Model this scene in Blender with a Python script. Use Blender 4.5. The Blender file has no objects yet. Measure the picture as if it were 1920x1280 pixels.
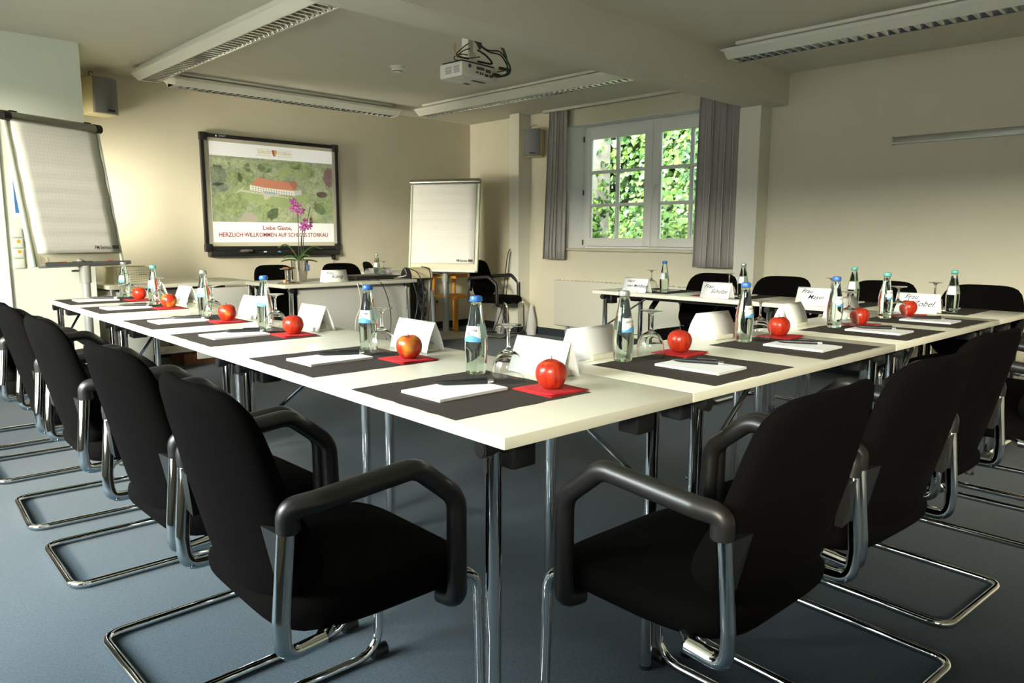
import bpy, bmesh, math, random
from mathutils import Vector, Matrix, Euler
PI = math.pi
R = math.radians
random.seed(7)
sc = bpy.context.scene
col = sc.collection

# ------------------------------------------------------------------ camera
cam_d = bpy.data.cameras.new('camera')
cam_d.sensor_width = 36.0
cam_d.lens = 1383.99 / 1920 * 36.0
cam_d.clip_start = 0.05
cam = bpy.data.objects.new('camera', cam_d)
col.objects.link(cam)
YAW, PITCH, ROLL = 0.833971 - 0.0343869, -0.1404169, 0.0033098
fw = Vector((math.cos(PITCH) * math.cos(YAW), math.cos(PITCH) * math.sin(YAW), math.sin(PITCH)))
rt = fw.cross(Vector((0, 0, 1))).normalized()
up = rt.cross(fw)
r2 = math.cos(ROLL) * rt + math.sin(ROLL) * up
u2 = -math.sin(ROLL) * rt + math.cos(ROLL) * up
M = Matrix((r2, u2, -fw)).transposed().to_4x4()
M.translation = Vector((0, 0, 1.115))
cam.matrix_world = M
sc.camera = cam
cam_d.dof.use_dof = False

# ------------------------------------------------------------------ look
sc.view_settings.view_transform = 'Standard'
sc.view_settings.look = 'None'
sc.view_settings.gamma = 1.0
sc.view_settings.use_curve_mapping = False
sc.view_settings.exposure = 1.1
sc.cycles.use_denoising = True
sc.cycles.max_bounces = 10
sc.cycles.glossy_bounces = 5
sc.cycles.transmission_bounces = 10
sc.cycles.transparent_max_bounces = 12
sc.cycles.sample_clamp_indirect = 6.0

# ------------------------------------------------------------------ world (overcast summer sky) and daylight
w = bpy.data.worlds.new('sky')
sc.world = w
w.use_nodes = True
bg = w.node_tree.nodes['Background']
bg.inputs[0].default_value = (0.86, 0.95, 1.0, 1)
bg.inputs[1].default_value = 1.5

def area(name, loc, aim, sx, sy, power, color, spread=PI):
    d = bpy.data.lights.new(name, 'AREA')
    d.shape = 'RECTANGLE'
    d.size, d.size_y = sx, sy
    d.energy = power
    d.color = color
    d.spread = spread
    o = bpy.data.objects.new(name, d)
    col.objects.link(o)
    o.location = loc
    o.rotation_euler = (Vector(aim) - Vector(loc)).to_track_quat('-Z', 'Y').to_euler()
    return o

# area lamp for the open sky outside the left wall, then two added fills
area('sky_left', (-7.5, 5.5, 8.0), (6.0, 5.5, 8.0), 13.0, 10.0, 8800, (0.92, 1.0, 0.98))
area('recess_fill', (1.0, 6.72, 1.33), (2.95, 7.10, 1.50), 0.42, 0.75, 8.3, (1.0, 0.94, 0.76), R(62))  # added lamp inside the recess for the back-wall glow, no window here
area('right_wall_fill', (-7.5, -2.3, 3.45), (6.1, 1.5, 2.4), 5.0, 0.85, 2000, (1.0, 0.94, 0.74))  # added warm strip outside, placed to light the lower right wall
sun_d = bpy.data.lights.new('sun', 'SUN')
sun_d.energy = 1.7
sun_d.angle = R(3)
sun_d.color = (1.0, 0.96, 0.86)
sun = bpy.data.objects.new('sun', sun_d)
col.objects.link(sun)
sun.rotation_euler = Vector((0.52, 0.18, -0.83)).to_track_quat('-Z', 'Y').to_euler()

# ------------------------------------------------------------------ materials
def mat(name, color, rough=0.5, metal=0.0, noise=0.0, nscale=40.0, bump=0.0, bscale=300.0, spec=0.5, sheen=0.0):
    m = bpy.data.materials.new(name)
    m.use_nodes = True
    nt = m.node_tree
    b = nt.nodes['Principled BSDF']
    b.inputs['Base Color'].default_value = (*color, 1)
    b.inputs['Roughness'].default_value = rough
    b.inputs['Metallic'].default_value = metal
    b.inputs['Specular IOR Level'].default_value = spec
    if sheen:
        b.inputs['Sheen Weight'].default_value = sheen
    if noise or bump:
        tc = nt.nodes.new('ShaderNodeTexCoord')
    if noise:
        n = nt.nodes.new('ShaderNodeTexNoise')
        n.inputs['Scale'].default_value = nscale
        n.inputs['Detail'].default_value = 4
        nt.links.new(tc.outputs['Object'], n.inputs['Vector'])
        r = nt.nodes.new('ShaderNodeValToRGB')
        r.color_ramp.elements[0].position = 0.3
        r.color_ramp.elements[1].position = 0.7
        r.color_ramp.elements[0].color = (*[c * (1 - noise) for c in color], 1)
        r.color_ramp.elements[1].color = (*[min(1, c * (1 + noise)) for c in color], 1)
        nt.links.new(n.outputs['Fac'], r.inputs['Fac'])
        nt.links.new(r.outputs['Color'], b.inputs['Base Color'])
    if bump:
        n2 = nt.nodes.new('ShaderNodeTexNoise')
        n2.inputs['Scale'].default_value = bscale
        n2.inputs['Detail'].default_value = 3
        nt.links.new(tc.outputs['Object'], n2.inputs['Vector'])
        bp = nt.nodes.new('ShaderNodeBump')
        bp.inputs['Strength'].default_value = bump
        bp.inputs['Distance'].default_value = 0.002
        nt.links.new(n2.outputs['Fac'], bp.inputs['Height'])
        nt.links.new(bp.outputs['Normal'], b.inputs['Normal'])
    return m

def glass_mat(name, color, ior, rough=0.0):
    m = bpy.data.materials.new(name)
    m.use_nodes = True
    nt = m.node_tree
    b = nt.nodes['Principled BSDF']
    b.inputs['Base Color'].default_value = (*color, 1)
    b.inputs['Roughness'].default_value = rough
    b.inputs['Transmission Weight'].default_value = 1.0
    b.inputs['IOR'].default_value = ior
    return m

wall_m = mat('wall_paint', (0.66, 0.615, 0.475), 0.85, noise=0.02, nscale=3, bump=0.15, bscale=120)
pillar_m = mat('pale_wall_paint', (0.72, 0.70, 0.60), 0.85, noise=0.02, nscale=3, bump=0.15, bscale=120)
ceil_m = mat('ceiling_paint', (0.70, 0.675, 0.575), 0.9, noise=0.01, nscale=3, bump=0.1, bscale=150)
carpet_m = mat('blue_carpet', (0.0135, 0.031, 0.045), 0.95, noise=0.45, nscale=170, bump=0.8, bscale=500, spec=0.15, sheen=0.15)
skirt_m = mat('dark_carpet_skirting', (0.016, 0.024, 0.030), 0.9, noise=0.2, nscale=200)
top_m = mat('cream_laminate', (0.78, 0.755, 0.62), 0.32, noise=0.012, nscale=8)
edge_m = mat('table_edge_band', (0.66, 0.66, 0.60), 0.4)
chrome_m = mat('chrome', (0.78, 0.78, 0.77), 0.07, 1.0)
blackmetal_m = mat('black_steel', (0.012, 0.012, 0.013), 0.4)
blackplast_m = mat('black_plastic', (0.012, 0.012, 0.012), 0.38)
armfoam_m = mat('black_arm_foam', (0.009, 0.0085, 0.008), 0.40)
fabric_m = mat('black_upholstery', (0.0022, 0.0019, 0.0016), 0.95, noise=0.3, nscale=500, bump=0.5, bscale=900, spec=0.05)
white_m = mat('white_paper', (0.88, 0.88, 0.86), 0.7)
card_m = mat('white_card', (0.90, 0.90, 0.88), 0.6)
cream_plast_m = mat('cream_plastic', (0.78, 0.76, 0.62), 0.35)
mat_m = mat('anthracite_mat', (0.052, 0.044, 0.037), 0.9, noise=0.15, nscale=400, bump=0.4, bscale=700, spec=0.2)
red_m = mat('red_napkin', (0.52, 0.012, 0.014), 0.85, noise=0.12, nscale=200, bump=0.4, bscale=500)
ink_m = mat('black_ink', (0.01, 0.01, 0.012), 0.6)
curtain_m = mat('grey_curtain', (0.42, 0.40, 0.37), 0.85, bump=0.15, bscale=500)
whiteframe_m = mat('white_window_paint', (0.80, 0.80, 0.77), 0.35)
lampwhite_m = mat('white_lamp_enamel', (0.74, 0.73, 0.64), 0.4)
louver_m = mat('louver_aluminium', (0.82, 0.82, 0.80), 0.16, 1.0)
greygrille_m = mat('grey_speaker_grille', (0.20, 0.20, 0.21), 0.6, noise=0.3, nscale=900)
cabcream_m = mat('cream_speaker_case', (0.62, 0.54, 0.30), 0.5)
greypanel_m = mat('light_grey_laminate', (0.50, 0.49, 0.45), 0.5)
greytop_m = mat('grey_beige_laminate', (0.56, 0.53, 0.43), 0.4)
greymetal_m = mat('grey_lacquered_steel', (0.46, 0.47, 0.45), 0.35, 0.3)
darkgrey_m = mat('dark_grey_interior', (0.07, 0.065, 0.058), 0.7)
wood_m = mat('brown_wood', (0.23, 0.09, 0.035), 0.5, noise=0.3, nscale=14)
orange_m = mat('orange_wood', (0.62, 0.27, 0.03), 0.45, noise=0.15, nscale=12)
cap_blue = mat('blue_cap', (0.04, 0.16, 0.55), 0.35)
cap_teal = mat('teal_cap', (0.10, 0.42, 0.38), 0.35)
cap_silver = mat('silver_cap', (0.72, 0.74, 0.72), 0.25, 0.8)
bottle_m = glass_mat('green_tinted_bottle_glass', (0.82, 0.95, 0.86), 1.34)
wineglass_m = glass_mat('clear_drinking_glass', (0.99, 0.99, 0.98), 1.45)
lab_white = mat('label_white', (0.80, 0.78, 0.70), 0.5)
lab_blue = mat('label_blue', (0.10, 0.36, 0.66), 0.5)
lab_red = mat('label_red', (0.60, 0.16, 0.12), 0.5)
lab_navy = mat('label_navy', (0.04, 0.06, 0.20), 0.5)
leaf_m = mat('orchid_leaf', (0.055, 0.12, 0.022), 0.4, noise=0.3, nscale=20)
stem_m = mat('orchid_stem', (0.05, 0.055, 0.03), 0.5)
petal_m = mat('orchid_petal', (0.40, 0.07, 0.30), 0.6, noise=0.35, nscale=60)
petal_c = mat('orchid_lip', (0.16, 0.01, 0.09), 0.5)
bud_m = mat('orchid_bud', (0.38, 0.34, 0.12), 0.5)
cookie_m = mat('cookie', (0.35, 0.15, 0.05), 0.7, noise=0.3, nscale=60)
choco_m = mat('dark_chocolate', (0.06, 0.022, 0.010), 0.5)
silver_m = mat('silver_pot', (0.75, 0.72, 0.64), 0.16, 1.0, bump=0.5, bscale=30)
cable_black = mat('black_cable', (0.012, 0.012, 0.012), 0.5)
cable_green = mat('green_cable', (0.03, 0.11, 0.03), 0.5)
cable_white = mat('white_cable', (0.55, 0.53, 0.47), 0.5)
cable_orange = mat('orange_tie', (0.55, 0.26, 0.02), 0.5)
cloth_m = mat('white_cloth', (0.62, 0.60, 0.62), 0.9)
alu_m = mat('aluminium_rail', (0.36, 0.36, 0.31), 0.4, 0.6)
switch_m = mat('white_switch_plastic', (0.60, 0.64, 0.57), 0.4)
yellow_m = mat('yellow_sticker', (0.60, 0.32, 0.03), 0.5)
blue_m = mat('blue_poster', (0.05, 0.16, 0.42), 0.5)
conduit_m = mat('grey_blue_conduit', (0.16, 0.18, 0.20), 0.5)

# apple skins: red with yellow blush, streaked
def apple_mat(name, blush):
    m = bpy.data.materials.new(name)
    m.use_nodes = True
    nt = m.node_tree
    b = nt.nodes['Principled BSDF']
    tc = nt.nodes.new('ShaderNodeTexCoord')
    mp = nt.nodes.new('ShaderNodeMapping')
    mp.inputs['Scale'].default_value = (1, 1, 0.16)
    n = nt.nodes.new('ShaderNodeTexNoise')
    n.inputs['Scale'].default_value = 130
    n.inputs['Detail'].default_value = 5
    n1 = nt.nodes.new('ShaderNodeTexNoise')
    n1.inputs['Scale'].default_value = 14
    n1.inputs['Detail'].default_value = 2
    nt.links.new(tc.outputs['Object'], mp.inputs['Vector'])
    nt.links.new(mp.outputs['Vector'], n.inputs['Vector'])
    nt.links.new(tc.outputs['Object'], n1.inputs['Vector'])
    r = nt.nodes.new('ShaderNodeValToRGB')
    e = r.color_ramp.elements
    e[0].position = 0.30
    e[0].color = (0.30, 0.012, 0.008, 1)
    e[1].position = 0.72
    e[1].color = (0.56, 0.05, 0.014, 1)
    r1 = nt.nodes.new('ShaderNodeValToRGB')
    e1 = r1.color_ramp.elements
    e1[0].position = 0.60 - blush
    e1[0].color = (0, 0, 0, 1)
    e1[1].position = 0.76 - blush * 0.8
    e1[1].color = (1, 1, 1, 1)
    mx = nt.nodes.new('ShaderNodeMixRGB')
    mx.inputs[2].default_value = (0.66, 0.36, 0.04, 1)
    nt.links.new(n.outputs['Fac'], r.inputs['Fac'])
    nt.links.new(n1.outputs['Fac'], r1.inputs['Fac'])
    nt.links.new(r1.outputs['Color'], mx.inputs[0])
    nt.links.new(r.outputs['Color'], mx.inputs[1])
    nt.links.new(mx.outputs[0], b.inputs['Base Color'])
    b.inputs['Roughness'].default_value = 0.28
    return m
apple_red = apple_mat('red_apple_skin', 0.0)
apple_mix = apple_mat('red_yellow_apple_skin', 0.06)
apple_yel = apple_mat('blushed_apple_skin', 0.13)

# flip chart paper: squared grid lines on slightly wavy paper
def grid_mat(name, step, horiz):
    m = bpy.data.materials.new(name)
    m.use_nodes = True
    nt = m.node_tree
    b = nt.nodes['Principled BSDF']
    b.inputs['Roughness'].default_value = 0.75
    tc = nt.nodes.new('ShaderNodeTexCoord')
    sp = nt.nodes.new('ShaderNodeSeparateXYZ')
    nt.links.new(tc.outputs['Object'], sp.inputs[0])
    outs = []
    for ax in ('X', 'Z'):
        mm = nt.nodes.new('ShaderNodeMath')
        mm.operation = 'PINGPONG'
        mm.inputs[1].default_value = step / 2
        nt.links.new(sp.outputs[ax], mm.inputs[0])
        lt = nt.nodes.new('ShaderNodeMath')
        lt.operation = 'LESS_THAN'
        lt.inputs[1].default_value = 0.0008
        nt.links.new(mm.outputs[0], lt.inputs[0])
        outs.append(lt)
    mx = nt.nodes.new('ShaderNodeMath')
    mx.operation = 'MAXIMUM'
    nt.links.new(outs[0].outputs[0], mx.inputs[0])
    nt.links.new(outs[1].outputs[0], mx.inputs[1])
    mr = nt.nodes.new('ShaderNodeMixRGB')
    mr.inputs[1].default_value = (0.80, 0.775, 0.72, 1)
    mr.inputs[2].default_value = (0.66, 0.64, 0.61, 1)
    nt.links.new(mx.outputs[0], mr.inputs[0])
    nt.links.new(mr.outputs[0], b.inputs['Base Color'])
    wv = nt.nodes.new('ShaderNodeTexWave')
    wv.bands_direction = 'Z'
    wv.inputs['Scale'].default_value = 3.2
    wv.inputs['Distortion'].default_value = 1.5
    nt.links.new(tc.outputs['Object'], wv.inputs['Vector'])
    bp = nt.nodes.new('ShaderNodeBump')
    bp.inputs['Strength'].default_value = 0.22 if horiz else 0.1
    bp.inputs['Distance'].default_value = 0.02
    nt.links.new(wv.outputs['Fac'], bp.inputs['Height'])
    nt.links.new(bp.outputs['Normal'], b.inputs['Normal'])
    return m
gridpaper_m = grid_mat('squared_flip_paper', 0.025, True)

# ------------------------------------------------------------------ mesh builder
def fillet(pts, r, n=6, closed=False):
    P = [Vector(p) for p in pts]
    out = []
    N = len(P)
    for i in range(N):
        if not closed and i in (0, N - 1):
            out.append(P[i])
            continue
        a, b, c = P[i - 1], P[i], P[(i + 1) % N]
        d1, d2 = (a - b), (c - b)
        l1, l2 = d1.length, d2.length
        if l1 < 1e-6 or l2 < 1e-6:
            continue
        d1 /= l1
        d2 /= l2
        rr = r[i] if isinstance(r, (list, tuple)) else r
        ang = d1.angle(d2)
        if ang > PI - 0.02 or rr <= 0:
            out.append(b)
            continue
        t = min(rr / math.tan(ang / 2), l1 * 0.49, l2 * 0.49)
        p1, p2 = b + d1 * t, b + d2 * t
        for k in range(n + 1):
            s = k / n
            out.append((1 - s) ** 2 * p1 + 2 * s * (1 - s) * b + s * s * p2)
    return out

def smooth_path(pts, n=8):
    P = [Vector(p) for p in pts]
    out = []
    for i in range(len(P) - 1):
        p0 = P[max(i - 1, 0)]
        p1, p2 = P[i], P[i + 1]
        p3 = P[min(i + 2, len(P) - 1)]
        for k in range(n):
            t = k / n
            out.append(0.5 * ((2 * p1) + (-p0 + p2) * t + (2 * p0 - 5 * p1 + 4 * p2 - p3) * t * t + (-p0 + 3 * p1 - 3 * p2 + p3) * t ** 3))
    out.append(P[-1])
    return out

class MB:
    def __init__(s):
        s.v, s.f, s.m = [], [], []
    def add(s, vs, fs, mi=0, T=None):
        o = len(s.v)
        for v in vs:
            v = Vector(v)
            s.v.append(T @ v if T else v)
        for f in fs:
            s.f.append([i + o for i in f])
            s.m.append(mi)
        return s
    def box(s, c, d, mi=0, rz=0, bev=0.0, T=None):
        x, y, z = d[0] / 2, d[1] / 2, d[2] / 2
        if bev > 0:
            bm = bmesh.new()
            bmesh.ops.create_cube(bm, size=1)
            for v in bm.verts:
                v.co = Vector((v.co.x * d[0], v.co.y * d[1], v.co.z * d[2]))
            bmesh.ops.bevel(bm, geom=bm.edges[:], offset=min(bev, min(d) * 0.45), segments=2, profile=0.5, affect='EDGES')
            bm.verts.ensure_lookup_table()
            vs = [v.co.copy() for v in bm.verts]
            fs = [[v.index for v in f.verts] for f in bm.faces]
            bm.free()
        else:
            vs = [Vector(q) for q in ((-x, -y, -z), (x, -y, -z), (x, y, -z), (-x, y, -z), (-x, -y, z), (x, -y, z), (x, y, z), (-x, y, z))]
            fs = [(0, 3, 2, 1), (4, 5, 6, 7), (0, 1, 5, 4), (1, 2, 6, 5), (2, 3, 7, 6), (3, 0, 4, 7)]
        L = Matrix.Translation(Vector(c)) @ Matrix.Rotation(rz, 4, 'Z')
        return s.add(vs, fs, mi, (T @ L) if T else L)
    def box2(s, a, b, mi=0, bev=0.0):
        return s.box([(p + q) / 2 for p, q in zip(a, b)], [abs(q - p) for p, q in zip(a, b)], mi, 0, bev)
    def tube(s, pts, r, seg=12, mi=0, closed=False, caps=True, ry=None, T=None):
        P = [Vector(p) for p in pts]
        N = len(P)
        tang = []
        for i in range(N):
            if closed:
                t = P[(i + 1) % N] - P[i - 1]
            elif i == 0:
                t = P[1] - P[0]
            elif i == N - 1:
                t = P[-1] - P[-2]
            else:
                t = P[i + 1] - P[i - 1]
            tang.append(t.normalized())
        n = tang[0].orthogonal().normalized()
        vs, fs = [], []
        for i in range(N):
            n = (n - tang[i] * n.dot(tang[i])).normalized()
            b = tang[i].cross(n)
            rr = r[i] if isinstance(r, (list, tuple)) else r
            r_b = rr if ry is None else ry
            for k in range(seg):
                a = 2 * PI * k / seg
                vs.append(P[i] + n * (rr * math.cos(a)) + b * (r_b * math.sin(a)))
        for i in range(N if closed else N - 1):
            j = (i + 1) % N
            for k in range(seg):
                k2 = (k + 1) % seg
                fs.append((i * seg + k, i * seg + k2, j * seg + k2, j * seg + k))
        if caps and not closed:
            fs.append(tuple(range(seg - 1, -1, -1)))
            fs.append(tuple((N - 1) * seg + k for k in range(seg)))
        return s.add(vs, fs, mi, T)
    def cyl(s, a, b, r, seg=16, mi=0, T=None):
        return s.tube([a, b], r, seg, mi, T=T)
    def lathe(s, prof, seg=28, mi=0, T=None, a0=0.0, a1=2 * PI, zf=None, close_ends=True):
        full = abs(a1 - a0 - 2 * PI) < 1e-6
        nk = seg if full else seg + 1
        vs, fs = [], []
        idx = []
        for (r, z) in prof:
            if r < 1e-6 and full:
                idx.append([len(vs)])
                vs.append(Vector((0, 0, z)))
            else:
                row = []
                for k in range(nk):
                    a = a0 + (a1 - a0) * k / seg
                    row.append(len(vs))
                    vs.append(Vector((r * math.cos(a), r * math.sin(a), z)))
                idx.append(row)
        for i in range(len(prof) - 1):
            A, B = idx[i], idx[i + 1]
            for k in range(seg):
                k2 = (k + 1) % nk if full else k + 1
                if len(A) == 1 and len(B) == 1:
                    continue
                if len(A) == 1:
                    fs.append((A[0], B[k2], B[k]))
                elif len(B) == 1:
                    fs.append((A[k], A[k2], B[0]))
                else:
                    fs.append((A[k], A[k2], B[k2], B[k]))
        if zf:
            vs = [zf(v) for v in vs]
        return s.add(vs, fs, mi, T)
    def prism(s, poly, z0, z1, mi=0, T=None):
        n = len(poly)
        vs = [Vector((p[0], p[1], z0)) for p in poly] + [Vector((p[0], p[1], z1)) for p in poly]
        fs = [tuple(range(n - 1, -1, -1)), tuple(range(n, 2 * n))]
        for i in range(n):
            j = (i + 1) % n
            fs.append((i, j, n + j, n + i))
        return s.add(vs, fs, mi, T)
    def pillow(s, a, b, t, n=5.0, seg=40, mi=0, deform=None, T=None):
        prof = [(0.0, 1.0), (0.35, 1.0), (0.65, 0.98), (0.85, 0.90), (0.94, 0.72), (0.985, 0.42), (1.0, 0.0),
                (0.985, -0.42), (0.94, -0.72), (0.85, -0.90), (0.65, -0.98), (0.35, -1.0), (0.0, -1.0)]
        vs, fs, idx = [], [], []
        for (r, z) in prof:
            if r == 0:
                idx.append([len(vs)])
                vs.append(Vector((0, 0, z * t / 2)))
            else:
                row = []
                for k in range(seg):
                    an = 2 * PI * (k + 0.5) / seg
                    c, q = math.cos(an), math.sin(an)
                    rad = (abs(c) ** n + abs(q) ** n) ** (-1.0 / n)
                    row.append(len(vs))
                    # inset the edge rounding by a constant rim instead of scaling
                    vs.append(Vector((a * r * c * rad, b * r * q * rad, z * t / 2)))
                idx.append(row)
        for i in range(len(prof) - 1):
            A, B = idx[i], idx[i + 1]
            for k in range(seg):
                k2 = (k + 1) % seg
                if len(A) == 1:
                    fs.append((A[0], B[k], B[k2]))
                elif len(B) == 1:
                    fs.append((A[k2], A[k], B[0]))
                else:
                    fs.append((A[k2], A[k], B[k], B[k2]))
        if deform:
            vs = [deform(v) for v in vs]
        return s.add(vs, fs, mi, T)
    def build(s, name, mats, parent=None, smooth=True, angle=35, loc=None, rot=None):
        me = bpy.data.meshes.new(name)
        me.from_pydata([tuple(v) for v in s.v], [], s.f)
        if not isinstance(mats, (list, tuple)):
            mats = [mats]
        for m in mats:
            me.materials.append(m)
        me.polygons.foreach_set('material_index', s.m)
        bm = bmesh.new()
        bm.from_mesh(me)
        bmesh.ops.recalc_face_normals(bm, faces=bm.faces)
        bm.to_mesh(me)
        bm.free()
        if smooth:
            me.polygons.foreach_set('use_smooth', [True] * len(me.polygons))
            me.set_sharp_from_angle(angle=R(angle))
        me.update()
        o = bpy.data.objects.new(name, me)
        col.objects.link(o)
        if parent:
            o.parent = parent
        if loc is not None:
            o.location = loc
        if rot is not None:
            o.rotation_euler = rot
        return o

def tag(o, label=None, cat=None, group=None, kind=None):
    if label: o['label'] = label
    if cat: o['category'] = cat
    if group: o['group'] = group
    if kind: o['kind'] = kind
    return o

def empty(name, loc=(0, 0, 0), rz=0.0):
    o = bpy.data.objects.new(name, None)
    o.empty_display_size = 0.1
    col.objects.link(o)
    o.location = loc
    o.rotation_euler = (0, 0, rz)
    return o

KIDS = {}
def kids(o):
    return [c for c in col.objects if c.parent == o]

def copy_tree(o, parent=None):
    c = o.copy()
    col.objects.link(c)
    if parent:
        c.parent = parent
    for ch in kids(o):
        copy_tree(ch, c)
    return c

def struct(name, mb, m, parent=None, smooth=False, kind='structure'):
    o = mb.build(name, m, parent, smooth)
    if not parent:
        o['kind'] = kind
    return o

def text_mesh(name, body, size, m, parent=None, align='CENTER', shear=0.0, bold=0.0, loc=(0, 0, 0), rot=(0, 0, 0), xs=1.0, post=None, ext=0.0002):
    cu = bpy.data.curves.new(name, 'FONT')
    cu.body = body
    cu.size = size
    cu.align_x = align
    cu.align_y = 'CENTER'
    cu.shear = shear
    cu.offset = bold
    cu.extrude = ext
    cu.resolution_u = 2
    t = bpy.data.objects.new(name, cu)
    col.objects.link(t)
    dg = bpy.context.evaluated_depsgraph_get()
    me = bpy.data.meshes.new_from_object(t.evaluated_get(dg))
    bpy.data.objects.remove(t)
    bpy.data.curves.remove(cu)
    me.name = name
    me.materials.clear()
    me.materials.append(m)
    for v in me.vertices:
        v.co.x *= xs
        if post:
            v.co = post(v.co.copy())
    o = bpy.data.objects.new(name, me)
    col.objects.link(o)
    o.location = loc
    o.rotation_euler = rot
    if parent:
        o.parent = parent
    return o

# table frame: x along the right row, y along the left row, origin at the front corner of the table tops
TA = 0.0343869
C0 = (0.933, 0.978)
def t2w(x, y, z=0.0):
    return Vector((C0[0] + x * math.cos(TA) + y * math.sin(TA), C0[1] - x * math.sin(TA) + y * math.cos(TA), z))
TH = 0.74

# ================================================================== the room
XW, YB, ZC = 6.165, 7.096, 2.483
XL, YN = -1.15, -2.5
YP = 6.145
struct('floor', MB().box2((XL - .3, YN - .3, -0.1), (XW + .3, YB + .3, 0)), carpet_m)
struct('ceiling', MB().box2((XL - .3, YN - .3, ZC), (XW + .3, YB + .3, ZC + 0.12)), ceil_m)
struct('wall_back', MB().box2((0.75, YB, 0), (XW + .3, YB + .2, ZC)), wall_m)
struct('wall_front_left', MB().box2((0.98, YP, 0), (1.625, YP + .35, ZC)).box2((0.98, YP + .35, 0), (1.1, 6.5, ZC)).box2((0.75, YP + .35, 0), (0.9, YB + .2, ZC)), mat('cool_lit_wall_paint', (0.66, 0.69, 0.60), 0.85, noise=0.02, nscale=3, bump=0.15, bscale=120))  # same cream paint, turned greener: cool daylight put into the colour
darkwall_m = mat('unseen_wall_dark', (0.26, 0.24, 0.20), 0.85, noise=0.1, nscale=20)  # walls out of view, darkened so they bounce less light
struct('wall_door_side', MB().box2((XL - .3, YP, 0), (0.0, YP + .35, ZC)).box2((0.0, YP, 2.06), (0.98, YP + .35, ZC)), darkwall_m)
dr = empty('door_1', (0.49, YP + .06, 0))
dr['kind'] = 'structure'
MB().box((0, 0, 1.03), (0.98, .05, 2.06)).build('door_leaf', mat('unseen_door_dark', (0.09, 0.05, 0.03), 0.45, noise=.3, nscale=12), dr, False)  # unseen leaf, kept dark to cut bounce from the end wall
# window wall with its opening
WY0, WY1, WZ0, WZ1 = 3.50, 5.49, 0.985, 2.30
wr = MB()
wr.box2((XW, YN - .3, 0), (XW + .27, WY0, ZC))
wr.box2((XW, WY1, 0), (XW + .27, YB + .2, ZC))
wr.box2((XW, WY0, 0), (XW + .27, WY1, WZ0))
wr.box2((XW, WY0, WZ1), (XW + .27, WY1, ZC))
struct('wall_right', wr, wall_m)
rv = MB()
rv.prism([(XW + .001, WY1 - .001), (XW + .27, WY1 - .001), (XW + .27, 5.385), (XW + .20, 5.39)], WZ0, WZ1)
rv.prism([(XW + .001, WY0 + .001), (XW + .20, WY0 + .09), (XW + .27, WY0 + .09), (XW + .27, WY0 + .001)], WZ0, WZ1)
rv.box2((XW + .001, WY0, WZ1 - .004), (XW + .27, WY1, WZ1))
struct('trim_5', rv, mat('daylit_reveal_paint', (0.82, 0.84, 0.80), 0.8))  # paler than the wall: outside light on the reveal put into its colour
# left wall: two tall window openings, one high one shaped for light; near wall
wl = MB()
ops = [(-1.6, -0.2), (1.6, 3.2), (3.7, 4.7)]
for a, b in ((YN - .3, -1.6), (-0.2, 1.6), (3.2, 3.7), (4.7, YP)):
    wl.box2((XL - .25, a, 0), (XL, b, ZC))
for a, b in ops:
    wl.box2((XL - .25, a, 0), (XL, b, 0.3 if a > 0 else 1.35))
    wl.box2((XL - .25, a, 2.38), (XL, b, ZC))
struct('wall_left', wl, darkwall_m)
wn = MB()
wn.box2((XL - .25, YN - .25, 0), (XW + .27, YN, ZC))
struct('wall_near', wn, wall_m)
# beam across the ceiling, pillar under its end, slim column by the back corner
struct('trim_1', MB().box2((XL, 3.005, 2.22), (XW, 3.31, ZC)), ceil_m)
struct('trim_2', MB().box2((5.978, 3.15, 0), (XW, 3.345, 2.22)), pillar_m)
struct('trim_3', MB().box2((5.978, 6.05, 0), (XW, 6.20, ZC)), pillar_m)
# door casing at the left picture edge on the end wall
struct('trim_4', MB().box2((1.03, YP - .02, 0), (1.085, YP, 2.1), bev=0.004), whiteframe_m)
# skirting in dark carpet
sk = MB()
sk.box2((XW - .012, YN, 0), (XW, 3.15, 0.085))
sk.box2((XW - .012, 3.345, 0), (XW, YB, 0.085))
struct('baseboard_right', sk, skirt_m)
struct('baseboard_back', MB().box2((1.1, YB - .012, 0), (XW - .012, YB, 0.085)), skirt_m)
struct('baseboard_left', MB().box2((XL, YP - .012, 0), (1.03, YP, 0.085)).box2((1.085, YP - .012, 0), (1.625, YP, 0.085)), skirt_m)
struct('baseboard_pillar', MB().box2((5.966, 3.138, 0), (XW, 3.15, 0.085)).box2((5.966, 3.138, 0), (5.978, 3.345, 0.085)).box2((5.966, 6.038, 0), (6.12, 6.05, 0.085)).box2((5.966, 6.038, 0), (5.978, 6.20, 0.085)), skirt_m)

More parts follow.
